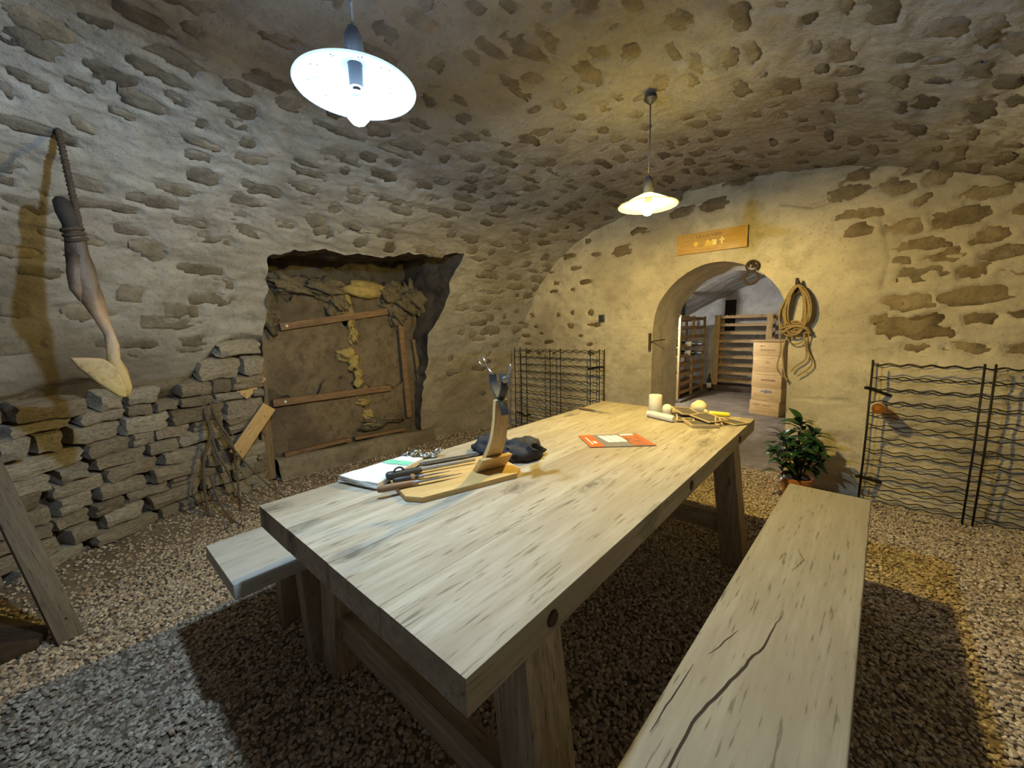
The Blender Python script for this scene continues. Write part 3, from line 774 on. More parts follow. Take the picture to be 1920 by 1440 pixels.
def surf_ribbon(path, w, nm_):
    pts = []
    for (z0, y0), (z1, y1) in zip(path[:-1], path[1:]):
        for f in np.linspace(0, 1, 6, endpoint=False): pts.append((z0 + (z1 - z0) * f + rng.uniform(-0.006, 0.006), y0 + (y1 - y0) * f + rng.uniform(-0.006, 0.006)))
    V_ = []
    for i, (z_, y_) in enumerate(pts):
        ww = w * math.sin(PI * (i + 0.5) / len(pts)) * rng.uniform(0.5, 1.2)
        s_ = s_of_z(z_)
        for sg in (-1, 1): V_.append(tuple(vault(np.array(s_ + sg * ww * 0.7), np.array(y_ + sg * ww * 0.7), np.array(0.009))))
    g_ = G(); g_.add(V_, [(2 * i, 2 * i + 1, 2 * i + 3, 2 * i + 2) for i in range(len(pts) - 1)])
    obj(nm_, mesh(nm_, g_, 'void'), ceiling)
surf_ribbon([(1.95, 1.30), (2.02, 1.34), (2.07, 1.44), (2.13, 1.52), (2.11, 1.64), (2.15, 1.78), (2.19, 1.95)], 0.005, 'crack')
surf_ribbon([(2.10, 2.15), (2.16, 2.2), (2.14, 2.32), (2.2, 2.42)], 0.003, 'crack')

# ================================================================ LAMPS
def pendant(name, label, loc, color, strength, shade_mat, drop, bz=0.0, tilt=(0, 0, 0)):
    t = thing(name, label, 'lamp', loc, tilt, 'pendant lamps over the table')
    # shallow cone of frosted glass, rim at local z = 0
    g = G(); g.lathe([(0.020, 0.064), (0.034, 0.0595), (0.060, 0.048), (0.110, 0.023), (0.1565, 0.0)], 64); g.f = g.f[:-2]
    obj('shade', mesh('shade', g, shade_mat, 50), t)
    g = G(); g.torus((0, 0, 0), 0.1565, 0.0026, n=64, k=6); obj('rim', mesh('rim', g, shade_mat, True), t)
    for k in range(10):
        a = 2 * PI * k / 10 + 0.2
        for dr in (0.098, 0.118):
            zz = 0.0265 - (dr - 0.098) * 0.5 - 0.0028
            g = G(); g.ico((dr * math.cos(a + (dr - 0.098) * 3), dr * math.sin(a + (dr - 0.098) * 3), zz), (0.0026, 0.0026, 0.0026), 1); obj('rivet', mesh('rivet', g, 'shadeout', True), t)
    g = G(); g.lathe([(0.0, 0.155), (0.014, 0.152), (0.024, 0.13), (0.027, 0.09), (0.026, 0.066), (0.019, 0.063), (0.018, 0.004), (0.0, 0.002)], 20); obj('socket', mesh('socket', g, 'black', 40), t)
    g = G(); g.lathe([(0.0, 0.030), (0.013, 0.029), (0.015, 0.017), (0.0205, 0.007), (0.0, 0.007)], 20); obj('bulb_collar', mesh('bulb_collar', g, 'white', 40), t, (0, 0, bz))
    g = G(); g.lathe([(0.0, 0.0068), (0.020, 0.0068), (0.028, -0.006), (0.031, -0.022), (0.028, -0.038), (0.017, -0.051), (0.0, -0.056)], 20)
    obj('bulb', mesh('bulb', g, emit(name + '_bulb_glow', color, strength), True), t, (0, 0, bz))
    g = G(); g.tube([(0, 0, 0.15), (0.002, 0.001, 0.17 + drop / 2), (0, 0, 0.17 + drop)], 0.0035, 6); obj('cord', mesh('cord', g, 'black', True), t)
    g = G(); g.lathe([(0.0, 0.17 + drop), (0.03, 0.17 + drop), (0.035, 0.15 + drop), (0.01, 0.125 + drop), (0, 0.125 + drop)], 20); obj('ceiling_rose', mesh('ceiling_rose', g, 'black', 40), t)
    return t
pendant('pendant_lamp', 'large bluish white lit lamp with shallow conical shade near the camera', (-1.09, 0.615, 2.0), *LAMP1, 'frost', 0.40, -0.035)
pendant('pendant_lamp', 'warm yellow lit lamp with shallow conical shade before the arch', (-0.935, 2.22, 2.0), *LAMP2, 'frostwarm', 0.39, 0.004)
t = thing('bare_bulb_lamp', 'lit bulb on a cord under the whitewashed vault behind the wall', 'lamp', (-2.15, 5.45, 1.62))
g = G(); g.lathe([(0.0, 0.03), (0.016, 0.028), (0.03, 0.0), (0.02, -0.028), (0.0, -0.034)], 16); obj('bulb', mesh('bulb', g, emit('back_bulb_glow', *LAMP3), True), t)
g = G(); g.lathe([(0.0, 0.09), (0.02, 0.085), (0.022, 0.03), (0, 0.028)], 16); obj('socket', mesh('socket', g, 'black', 40), t)
g = G(); g.tube([(0, 0, 0.08), (0, 0, 0.17)], 0.0035, 6); obj('cord', mesh('cord', g, 'black'), t)

# ================================================================ TABLE AND BENCHES
TX0, TX1, TY0, TY1, TZ = -1.475, -0.445, 0.374, 2.745, 0.77
t = thing('trestle_table', 'long weathered oak plank table with splayed legs in the middle', 'table', (-0.96, 1.56, 0))
pw = [0.245, 0.275, 0.240, 0.270]
x = TX0 + 0.96
for k, w in enumerate(pw):
    g = G(); g.box((x + w / 2, 0, TZ - 0.0375), (w - 0.0006, TY1 - TY0 - (0.002 if k % 2 else 0), 0.075 - 0.0003 * (k % 3)))
    obj('plank', mesh('plank', g, 'table', 40, bevel=0.0018), t); x += w
for sy, yb in ((-1, -0.945), (1, 0.83)):
    for sx in (-1, 1):
        g = G(); g.beam((sx * 0.435, yb, 0.694), (sx * 0.52, yb, 0.0), 0.115, 0.13, (0, 1, 0))
        lv = []
        for v in g.v: lv.append((v[0], v[1], max(v[2], -0.01) if v[2] < 0.2 else 0.695))
        g.v = lv
        obj('leg', mesh('leg', g, 'tableZ', 40, bevel=0.006), t)
    g = G(); g.box((0, yb, 0.655), (0.80, 0.10, 0.075)); obj('top_rail', mesh('top_rail', g, 'tableX', 40, bevel=0.004), t)
    g = G(); g.box((0, yb - 0.01, 0.225), (1.03, 0.055, 0.11)); obj('cross_rail', mesh('cross_rail', g, 'tableX', 40, bevel=0.004), t)
for yb in (0.62, 1.54, 2.35):
    for sx in (-1, 1):
        g = G(); g.lathe([(0.0, 0.004), (0.016, 0.004), (0.019, 0.0), (0.019, -0.01), (0, -0.01)], 18, (sx * 0.5155, yb - 1.56, 0.731), (0, sx * PI / 2, 0)); obj('peg', mesh('peg', g, 'darkwood', 40), t)

def bench(label, loc, rz, L, W, two, crack):
    b = thing('bench', label, 'bench', loc, (0, 0, rz), 'benches beside the table')
    zt = 0.48
    if two:
        for sx, w in ((-1, 0.52), (1, 0.48)):
            g = G(); g.box((-W / 2 + W * 0.26 if sx < 0 else W / 2 - W * 0.24, 0, zt - 0.029), (W * w - 0.0015, L, 0.058)); obj('seat_plank', mesh('seat_plank', g, 'benchpale', 40, bevel=0.004), b)
    else:
        g = G(); g.box((0, 0, zt - 0.03), (W, L, 0.06)); obj('seat_plank', mesh('seat_plank', g, 'bench', 40, bevel=0.006, segs=3), b)
    for yb in (-L / 2 + 0.27, L / 2 - 0.27):
        for sx in (-1, 1):
            g = G(); g.beam((sx * W * 0.30, yb, 0.43), (sx * W * 0.42, yb, 0.0), 0.075, 0.08, (0, 1, 0))
            g.v = [(v[0], v[1], -0.01 if v[2] < 0.2 else 0.424) for v in g.v]
            obj('leg', mesh('leg', g, 'benchZ', 40, bevel=0.004), b)
        g = G(); g.box((0, yb, 0.405), (W * 0.82, 0.07, 0.035)); obj('rail', mesh('rail', g, 'tableX', 40, bevel=0.003), b)
    for path, wd in crack:
        V = []; n = len(path)
        for i, (px, py) in enumerate(path):
            w = wd * math.sin(PI * (i + 0.3) / (n - 0.4)) + 0.0004
            V += [(px - w, py, zt + 0.0004), (px + w, py, zt + 0.0004)]
        g = G(); g.add(V, [(2 * i, 2 * i + 1, 2 * i + 3, 2 * i + 2) for i in range(n - 1)]); obj('crack', mesh('crack', g, 'void'), b)
    return b
def wig(a, b, n, amp, seed):
    r = random.Random(seed); out = []
    for i in range(n):
        q = i / (n - 1); out.append((a[0] + (b[0] - a[0]) * q + r.uniform(-amp, amp), a[1] + (b[1] - a[1]) * q))
    return out
bench('pale oak bench half hidden by the far long side of the table', (-1.765, 1.47, 0), 0.0, 2.35, 0.40, True, [])
bench('wide oak bench with a long drying crack nearest the camera', (-0.105, 1.33, 0), -0.035, 2.40, 0.333, False,
      [(wig((-0.005, 0.02), (-0.02, -0.16), 8, 0.003, 1) + wig((-0.022, -0.18), (-0.085, -0.50), 14, 0.0025, 2) + wig((-0.087, -0.52), (-0.10, -0.95), 12, 0.002, 3), 0.0032), (wig((-0.085, -0.16), (-0.12, -0.30), 10, 0.002, 4), 0.0012), (wig((-0.14, -0.36), (-0.148, -0.6), 10, 0.001, 5), 0.0012),
       (wig((-0.03, 0.45), (0.0, 0.38), 6, 0.002, 6) + wig((0.0, 0.37), (-0.02, 0.27), 8, 0.003, 7), 0.0010)])

# ================================================================ ON THE TABLE
ZT = TZ + 0.0006
# ham stand: board lies along the direction d
bA = Vector((-1.185, 0.735)); bB = Vector((-1.06, 1.185)); ang = math.atan2(bB.y - bA.y, bB.x - bA.x) - PI / 2
t = thing('ham_stand', 'light wooden ham stand with curved upright and black clamp ring', 'ham stand', (-1.135, 0.955, ZT), (0, 0, ang))
bw, bl, ch = 0.135, 0.235, 0.045
poly = [(-bw + ch, -bl), (bw - ch, -bl), (bw, -bl + ch), (bw, bl - ch), (bw - ch, bl), (-bw + ch, bl), (-bw, bl - ch), (-bw, -bl + ch)]
g = G(); g.prism(poly, 0.02); obj('base_board', mesh('base_board', g, 'pine', 40, bevel=0.003), t)
# curved upright: strip bent in the board's long direction, then vertical
prof = [(-0.005, 0.018), (0.040, 0.06), (0.080, 0.115), (0.108, 0.17), (0.124, 0.24), (0.130, 0.315)]
pp = []
for i in range(26):
    q = i / 25 * (len(prof) - 1); k = min(int(q), len(prof) - 2); f = q - k
    p0, p1, p2, p3 = (np.array(prof[max(0, min(len(prof) - 1, k + d))]) for d in (-1, 0, 1, 2))
    pp.append(0.5 * (2 * p1 + (p2 - p0) * f + (2 * p0 - 5 * p1 + 4 * p2 - p3) * f * f + (3 * p1 - p0 - 3 * p2 + p3) * f ** 3))
V = []; YC = 0.125
for i, p in enumerate(pp):
    d = pp[min(i + 1, 25)] - pp[max(i - 1, 0)]; d = d / np.linalg.norm(d); n = np.array([d[1], -d[0]])
    w = 0.042 - 0.017 * i / 25
    a = p - n * 0.009; b = p + n * 0.009
    V += [(a[0], YC - w, a[1]), (a[0], YC + w, a[1]), (b[0], YC + w, b[1]), (b[0], YC - w, b[1])]
F = [(i * 4 + j, i * 4 + (j + 1) % 4, (i + 1) * 4 + (j + 1) % 4, (i + 1) * 4 + j) for i in range(25) for j in range(4)] + [(3, 2, 1, 0), (100, 101, 102, 103)]
g = G(); g.add(V, F); obj('upright', mesh('upright', g, 'pineZ', 35), t)
g = G(); g.prism([(0.006, 0.0195), (0.040, 0.0195), (0.098, 0.085), (0.068, 0.085)], 0.135, 'Y', (0, 0.062, 0)); obj('side_block', mesh('side_block', g, 'pine', 40, bevel=0.003), t)
# clamp: two bent black straps forming a cradle, steel screws
CX = 0.126
def strap(pts, w, th, nm_):
    V = []
    m = len(pts)
    for i, (a, b) in enumerate(pts):
        d = np.array(pts[min(i + 1, m - 1)]) - np.array(pts[max(i - 1, 0)]); d = d / np.linalg.norm(d); n = np.array([d[1], -d[0]]) * th / 2
        for sx, q in ((-1, -n), (1, -n), (1, n), (-1, n)): V.append((CX + a + q[0], YC + sx * w / 2, b + q[1]))
    F = [(i * 4 + j, i * 4 + (j + 1) % 4, (i + 1) * 4 + (j + 1) % 4, (i + 1) * 4 + j) for i in range(m - 1) for j in range(4)] + [(3, 2, 1, 0), tuple((m - 1) * 4 + j for j in range(4))]
    g = G(); g.add(V, F); return obj(nm_, mesh(nm_, g, 'black', 35), t)
strap([(0.036, 0.262), (0.028, 0.285), (0.016, 0.312), (-0.006, 0.330), (-0.030, 0.352), (-0.046, 0.380), (-0.050, 0.405)], 0.03, 0.007, 'clamp_strap')
strap([(0.006, 0.318), (0.022, 0.336), (0.034, 0.362), (0.034, 0.392), (0.022, 0.412)], 0.03, 0.006, 'clamp_strap')
g = G(); g.tube([(CX - 0.046, YC, 0.402), (CX - 0.105, YC, 0.438)], 0.0035, 8); g.torus((CX - 0.128, YC, 0.448), 0.016, 0.003, (PI / 2, 0.3, 0), 16, 6, 1.5); obj('clamp_screw', mesh('clamp_screw', g, 'steel', True), t)
g = G(); g.tube([(CX + 0.02, YC, 0.392), (CX + 0.066, YC, 0.408)], 0.004, 8); g.tube([(CX + 0.070, YC, 0.446), (CX + 0.076, YC, 0.44), (CX + 0.086, YC - 0.012, 0.395), (CX + 0.088, YC - 0.018, 0.375)], 0.0045, 8); g.lathe([(0.0, 0.0), (0.012, 0.0), (0.014, 0.02), (0, 0.022)], 14, (CX + 0.018, YC, 0.385), (0, 1.2, 0)); obj('wing_screw', mesh('wing_screw', g, 'steel', 40), t)

def knife(name, label, a, b, z, hl, hr, hmat, bladew, bl_t, bz=None, extra=None):
    """handle starts at a, blade tip at b (table xy); local +Y points along the knife"""
    a = Vector(a); b = Vector(b); d = b - a; L = d.length
    t = thing(name, label, 'knife' if 'knife' in name else 'tool', (a.x, a.y, z), (0, 0, math.atan2(d.y, d.x) - PI / 2), 'knives and tools on the ham board')
    g = G(); g.tube([(0, 0, 0), (0, 0.006, 0), (0, 0.02, 0), (0, hl * 0.5, 0), (0, hl * 0.85, 0), (0, hl, 0)], [hr * 0.45, hr * 0.85, hr, hr * 0.95, hr * 0.8, hr * 0.75], 12, True, 0.75)
    obj('handle', mesh('handle', g, hmat, 50), t)
    g = G(); g.tube([(0, hl - 0.004, 0), (0, hl + 0.018, 0)], hr * 0.62, 10); obj('bolster', mesh('bolster', g, 'dullsteel', 50), t)
    w = bladew
    g = G(); g.prism([(-w * 0.3, hl + 0.01), (w * 0.7, hl + 0.01), (w * 0.7, hl + (L - hl) * 0.5), (0.0, L), (-w * 0.3, hl + (L - hl) * 0.6)], bl_t, 'Z', (0, 0, -bl_t / 2)); obj('blade', mesh('blade', g, 'dullsteel'), t)
    return t
zb = ZT + 0.02
k = knife('boning_knife', 'small wooden handled knife overhanging the front edge of the ham board', (-1.205, 0.655), (-1.095, 0.945), zb + 0.013, 0.125, 0.0135, 'knifewood', 0.014, 0.0022); k.rotation_euler.x = 0.0
k = knife('paring_knife', 'short dark handled knife between the other two on the ham board', (-1.235, 0.735), (-1.150, 0.935), zb + 0.012, 0.095, 0.0115, 'black', 0.012, 0.002)
g = G(); g.ico((-0.004, 0.072, 0.0), (0.014, 0.013, 0.0125), 2, 3, 0.3); obj('finger_guard', mesh('finger_guard', g, 'knifewood', True), k)
t = thing('sharpening_steel', 'long sharpening steel with black handle on the ham board', 'tool', (-1.292, 0.742, zb + 0.0152), (0, 0, math.atan2(0.36, 0.135) - PI / 2), 'knives and tools on the ham board')
g = G(); g.tube([(0, 0, 0), (0, 0.008, 0), (0, 0.024, 0), (0, 0.03, 0), (0, 0.12, 0), (0, 0.135, 0)], [0.009, 0.0148, 0.0148, 0.012, 0.013, 0.009], 14); obj('handle', mesh('handle', g, 'black', 50), t)
g = G(); g.tube([(0, 0.13, 0), (0, 0.36, 0)], [0.0062, 0.0056], 10); obj('rod', mesh('rod', g, 'dullsteel', 50), t)
g = G(); g.torus((0.002, 0.048, 0.006), 0.02, 0.004, (0, PI / 2, 0.1), 16, 6); obj('hanging_ring', mesh('hanging_ring', g, 'black', True), t)
k = knife('slicing_knife', 'long grey bladed slicing knife lying behind the ham board', (-1.415, 0.835), (-1.235, 1.300), ZT + 0.011, 0.12, 0.011, 'black', 0.026, 0.003)
k = knife('table_knife', 'thin dark handled knife alone near the far left corner of the table', (-1.46, 2.365), (-1.19, 2.335), ZT + 0.009, 0.12, 0.009, 'knifewood', 0.014, 0.0018)
del k['group']

# towel
t = thing('folded_towel', 'white folded kitchen towel with green stripe at the near corner', 'towel', (-1.42, 0.80, ZT), (0, 0, 0))
q = [(-1.455, 0.635), (-1.270, 0.690), (-1.375, 0.965), (-1.560 + 0.09, 0.925)]
def tw(u, v, z):
    a = np.array(q[0]) * (1 - u) + np.array(q[1]) * u; b = np.array(q[3]) * (1 - u) + np.array(q[2]) * u
    p = a * (1 - v) + b * v
    return (p[0] + 1.42, p[1] - 0.80, z)
for lay in range(3):
    P_ = [[tw(u + 0.01 * lay, v + 0.012 * math.sin(u * 6 + lay), 0.010 + lay * 0.008 + 0.003 * float(fbm(u * 3 + lay, v * 3, 70, 2)) + 0.0025) for v in np.linspace(0, 1, 16)] for u in np.linspace(0, 1, 16)]
    B_ = [[(p[0], p[1], p[2] - 0.006) for p in r] for r in P_]
    g = G(); g.grid(P_); g.grid(B_)
    n = 16
    def idx_(i, j): return i * n + j
    edge = [(i, 0) for i in range(n)] + [(n - 1, j) for j in range(1, n)] + [(i, n - 1) for i in range(n - 2, -1, -1)] + [(0, j) for j in range(n - 2, 0, -1)]
    for (a, b), (c, d) in zip(edge, edge[1:] + edge[:1]): g.f.append((idx_(a, b), idx_(c, d), idx_(c, d) + n * n, idx_(a, b) + n * n))
    lo = obj('layer', mesh('layer', g, 'towel', 60), t)
P_ = [[tw(u + 0.02, v, 0.0305 + 0.003 * float(fbm(u * 3 + 2, v * 3, 70, 2)) ) for v in np.linspace(0.64, 0.80, 5)] for u in np.linspace(0.02, 0.97, 16)]
g = G(); g.grid(P_); obj('stripe', mesh('stripe', g, 'green', True), lo)

# chain
t = thing('chain', 'small heap of steel chain behind the folded towel', 'chain', (-1.43, 1.0, ZT))
r_ = random.Random(3)
lk = G(); lk.torus((0, 0, 0), 0.0105, 0.0034, None, 14, 6, 1.55)
lm = mesh('link', lk, 'steel', True)
for i in range(26):
    if i < 16: p = (r_.uniform(-0.055, -0.005), r_.uniform(-0.06, 0.015), 0.013 + 0.022 * r_.random())
    else: p = (-0.01 + (i - 16) * 0.0045, 0.01 + (i - 16) * 0.008, 0.013 + 0.004 * r_.random() + (0.012 if i > 22 else 0))
    obj('link', lm, t, p, (r_.uniform(-1.2, 1.2), r_.uniform(-1.0, 1.0), r_.uniform(0, 3)))

# black cloth
t = thing('black_cloth_bag', 'crumpled black cloth bag behind the ham stand upright', 'cloth bag', (-1.17, 1.29, ZT + 0.0004))
def crumple(c, rad, seed, sub=4):
    bm = bmesh.new(); bmesh.ops.create_icosphere(bm, subdivisions=sub, radius=1.0); V = []
    for v in bm.verts:
        p = v.co
        rg = 1 - abs(float(vn(p.x * 2.2 + seed, p.y * 2.2 + p.z * 1.7, seed)))
        k = 0.66 + 0.42 * rg + 0.10 * float(fbm(p.x * 5, p.y * 5 + p.z * 3, seed + 4, 2))
        V.append((c[0] + p.x * rad[0] * k, c[1] + p.y * rad[1] * k, max(0.001, c[2] + p.z * rad[2] * k)))
    F = [tuple(v.index for v in f.verts) for f in bm.faces]; bm.free()
    g = G(); g.add(V, F); return g
obj('main_fold', mesh('main_fold', crumple((0.07, 0.02, 0.03), (0.085, 0.115, 0.055), 5), 'cloth', 70), t)
obj('side_fold', mesh('side_fold', crumple((-0.10, 0.0, 0.026), (0.10, 0.085, 0.055), 9), 'cloth', 70), t)
obj('strap', mesh('strap', crumple((0.0, 0.03, 0.022), (0.10, 0.06, 0.035), 13), 'cloth', 70), t)

# brochure
t = thing('brochure', 'orange and grey printed brochure lying open on the table', 'brochure', (-0.905, 1.80, ZT), (0, 0, 0))
q = [(-1.085, 1.755), (-0.930, 1.615), (-0.695, 1.835), (-0.865, 1.985)]
qa = [np.array(p) - np.array((-0.905, 1.80)) for p in q]
def br(u, v, z=0.0):   # u along the length, v across (0 = towards the camera)
    p = (qa[0] * (1 - v) + qa[1] * v) * (1 - u) + (qa[3] * (1 - v) + qa[2] * v) * u; return (p[0], p[1], z)
def patch(u0, u1, v0, v1, z, mat, nm_, par, sk=0.0):
    g = G(); P_ = [br(u0 + sk * 0, v0, z), br(u1, v0, z), br(u1 + sk, v1, z), br(u0 + sk, v1, z)]
    g.add(P_ + [(p[0], p[1], p[2] - 0.0006) for p in P_], [(0, 1, 2, 3), (7, 6, 5, 4), (0, 4, 5, 1), (1, 5, 6, 2), (2, 6, 7, 3), (3, 7, 4, 0)]); return obj(nm_, mesh(nm_, g, mat), par)
pg = patch(0, 1, 0, 1, 0.003, 'grey', 'sheet', t)
patch(0, 0.22, 0, 1, 0.0038, 'orange', 'orange_band', pg)
patch(0.66, 0.97, 0.05, 0.97, 0.0038, 'darkred', 'photo', pg); patch(0.90, 0.98, 0.10, 1.0, 0.0044, 'orange', 'orange_edge', pg)
for i in range(3): patch(0.30 + i * 0.115, 0.40 + i * 0.115, 0.10, 0.66, 0.0038, 'paper', 'white_panel', pg, 0.05)
patch(0.07, 0.09, 0.2, 0.8, 0.0044, 'paper', 'print_line', pg); patch(0.12, 0.17, 0.55, 0.72, 0.0044, 'paper', 'print_mark', pg); patch(0.68, 0.9, 0.05, 0.16, 0.0044, 'paper', 'title_strip', pg)

# candle and the clutter at the far end
t = thing('pillar_candle', 'thick cream pillar candle standing at the far end of the table', 'candle', (-0.97, 2.51, ZT))
g = G(); g.lathe([(0.0, 0.0), (0.039, 0.0), (0.041, 0.003), (0.041, 0.124), (0.038, 0.130), (0.030, 0.127), (0.0, 0.123)], 32); obj('wax', mesh('wax', g, 'wax', 40), t)
g = G(); g.tube([(0, 0, 0.12), (0.001, 0, 0.13), (0.004, 0, 0.136)], 0.0012, 6); obj('wick', mesh('wick', g, 'black'), t)
t = thing('white_tube', 'white plastic tube bottle lying in front of the candle', 'tube', (-0.99, 2.425, ZT + 0.021), (0, 0, -0.33))
g = G(); g.lathe([(0.0, 0.03), (0.016, 0.03), (0.020, 0.036), (0.021, 0.06), (0.021, 0.19), (0.017, 0.205), (0.0, 0.207)], 20, (0, 0, 0), (0, PI / 2, 0)); obj('body', mesh('body', g, 'white', 40), t)
g = G(); g.lathe([(0.0, 0.0), (0.006, 0.0), (0.009, 0.006), (0.018, 0.01), (0.0185, 0.031), (0.0, 0.031)], 20, (0, 0, 0), (0, PI / 2, 0)); obj('cap', mesh('cap', g, 'paper', 40), t)
t = thing('round_candle', 'small smooth white ball candle right behind the white tube', 'candle', (-0.905, 2.545, ZT))
g = G(); g.lathe([(0.0, 0.0), (0.022, 0.001), (0.028, 0.012), (0.031, 0.03), (0.031, 0.042), (0.025, 0.060), (0.012, 0.069), (0, 0.071)], 24); obj('ball', mesh('ball', g, 'wax', 40), t)
g = G(); g.lathe([(0.0, 0.0), (0.024, 0.0), (0.026, 0.006), (0.0, 0.008)], 24); obj('base', mesh('base', g, 'white', 40), t)
t = thing('fruit_ball', 'lumpy cream coloured dried gourd beside the yellow lighter', 'gourd', (-0.755, 2.692, ZT))
g = G(); g.ico((0, 0, 0.043), (0.05, 0.05, 0.045), 3, 4, 0.10, 2.0); obj('skin', mesh('skin', g, 'cream', True), t)
g = G(); g.tube([(0.035, -0.02, 0.03), (0.055, -0.028, 0.028), (0.068, -0.025, 0.022)], [0.014, 0.010, 0.005], 8); obj('stalk', mesh('stalk', g, 'cream', True), t)
t = thing('folded_receipt', 'crumpled white paper slip among the small slates', 'paper', (-0.875, 2.62, ZT + 0.006))
P_ = [[(-0.06 + 0.12 * u, -0.025 + 0.05 * v, 0.012 + 0.01 * math.sin(u * 5) + 0.006 * math.sin(v * 6)) for v in np.linspace(0, 1, 8)] for u in np.linspace(0, 1, 10)]
g = G(); g.grid(P_); g.grid([[(p[0], p[1], p[2] - 0.002) for p in r] for r in P_]); obj('slip', mesh('slip', g, 'paper', True), t)
t.rotation_euler = (0, 0, 0.5)
def slate(label, loc, rz, w, h, tilt=(0, 0), th=0.007):
    t = thing('framed_slate', label, 'slate', loc, (tilt[0], tilt[1], rz), 'small slates on the table')
    f = 0.0085
    for c, d in (((0, h / 2 - f / 2, 0), (w, f, th)), ((0, -h / 2 + f / 2, 0), (w, f, th)), ((w / 2 - f / 2, 0, 0), (f, h - 2 * f, th)), ((-w / 2 + f / 2, 0, 0), (f, h - 2 * f, th))):
        g = G(); g.box(c, d); obj('frame_strip', mesh('frame_strip', g, 'slateframe', 40, bevel=0.001), t)
    g = G(); g.box((0, 0, -0.001), (w - 2 * f + 0.002, h - 2 * f + 0.002, th * 0.5)); obj('slate_face', mesh('slate_face', g, 'slate'), t)
    return t
slate('lowest framed slate of the pile, nearest the table front edge', (-0.665, 2.40, ZT + 0.010), 0.62, 0.15, 0.19, (0.0, 0.0), 0.018)
slate('framed slate on top of the lowest one, tilted to the right', (-0.64, 2.475, ZT + 0.030), 0.95, 0.13, 0.18, (0.05, -0.03))
slate('framed slate leaning over the white tube end', (-0.765, 2.46, ZT + 0.016), 0.35, 0.10, 0.15, (0.06, 0.0))
slate('framed slate at the back of the pile beside the gourd', (-0.785, 2.54, ZT + 0.040), 0.75, 0.13, 0.17, (0.08, 0.10))
slate('flat dark slate lying by the far right corner of the table', (-0.535, 2.56, ZT + 0.006), 1.05, 0.11, 0.16, (0, 0))
t = thing('wooden_easel_stick', 'little wooden easel standing beside the lowest slate', 'easel', (-0.575, 2.435, ZT), (0, 0, 0.5))
for i, x in enumerate((-0.02, 0.02)):
    g = G(); g.beam((x, -0.025, 0.003), (x * 0.4, 0.025, 0.045), 0.008, 0.006); obj('leg', mesh('leg', g, 'slateframe'), t)
g = G(); g.beam((-0.02, -0.02, 0.012), (0.02, -0.02, 0.012), 0.006, 0.008); obj('ledge', mesh('ledge', g, 'slateframe'), t)
t = thing('yellow_lighter', 'bright yellow plastic gas lighter lying by the gourd', 'lighter', (-0.70, 2.70, ZT + 0.014), (0, 0, -0.05))
g = G(); g.tube([(0.0, -0.015, 0), (0.02, -0.015, 0.002), (0.07, 0.0, 0.0), (0.115, 0.01, 0), (0.125, 0.012, 0)], [0.010, 0.014, 0.0135, 0.013, 0.008], 14); obj('body', mesh('body', g, 'yellow', 50), t)
g = G(); g.tube([(-0.05, -0.012, 0.008), (0.0, -0.015, 0.004), (0.005, -0.015, 0.003)], [0.007, 0.009, 0.010], 10); obj('nozzle', mesh('nozzle', g, 'whiteink', 50), t)

# ================================================================ ON THE FAR WALL
t = thing('wooden_sign', 'yellow pine crate lid nailed above the arch as a sign', 'sign', (-1.065, 3.915, 2.085), (0, 0, 0))
g = G(); g.box((0, 0, 0), (0.58, 0.016, 0.178)); obj('board', mesh('board', g, 'sign', 40, bevel=0.001), t)
def flat(name, me, par, x, z, y=-0.0085): return obj(name, me, par, (x, y, z), (PI / 2, 0, 0))
flat('lettering', text_mesh('LA LOUVIÈRE', 0.036, 'ink'), t, -0.01, 0.038)
flat('lettering', text_mesh('Limoux', 0.026, 'inkpale'), t, -0.01, 0.014)
flat('lettering', text_mesh('MIS EN BOUTEILLE AU DOMAINE', 0.0115, 'inkpale'), t, -0.02, -0.068)
g = G(); g.prism([(-0.055, -0.04), (0.045, -0.04), (0.05, -0.02), (0.04, 0.012), (0.0, 0.0), (-0.02, 0.018), (-0.04, 0.0), (-0.035, -0.02)], 0.001, 'Y', (0, -0.0095, 0)); obj('emblem', mesh('emblem', g, 'gold'), t)
g = G(); g.prism([(0.02, -0.035), (0.052, -0.035), (0.055, 0.006), (0.012, 0.012), (0.025, -0.012)], 0.001, 'Y', (0, -0.0105, 0)); obj('emblem', mesh('emblem', g, 'whiteink'), t)
g = G(); g.prism([(-0.006, -0.03), (0.008, -0.03), (0.007, -0.004), (0.024, 0.002), (0.024, 0.013), (0.008, 0.012), (0.006, 0.03), (-0.006, 0.03), (-0.008, 0.012), (-0.024, 0.008), (-0.024, -0.002), (-0.008, -0.004)], 0.001, 'Y', (0.095, -0.0105, -0.005)); obj('cross_mark', mesh('cross_mark', g, 'whiteink'), t)
g = G(); g.prism([(-0.012, -0.03), (0.012, -0.03), (0.022, 0.01), (0.006, 0.0), (0.0, 0.022), (-0.006, 0.0), (-0.022, 0.01)], 0.001, 'Y', (-0.12, -0.0095, 0.0)); obj('lily_mark', mesh('lily_mark', g, 'gold'), t)

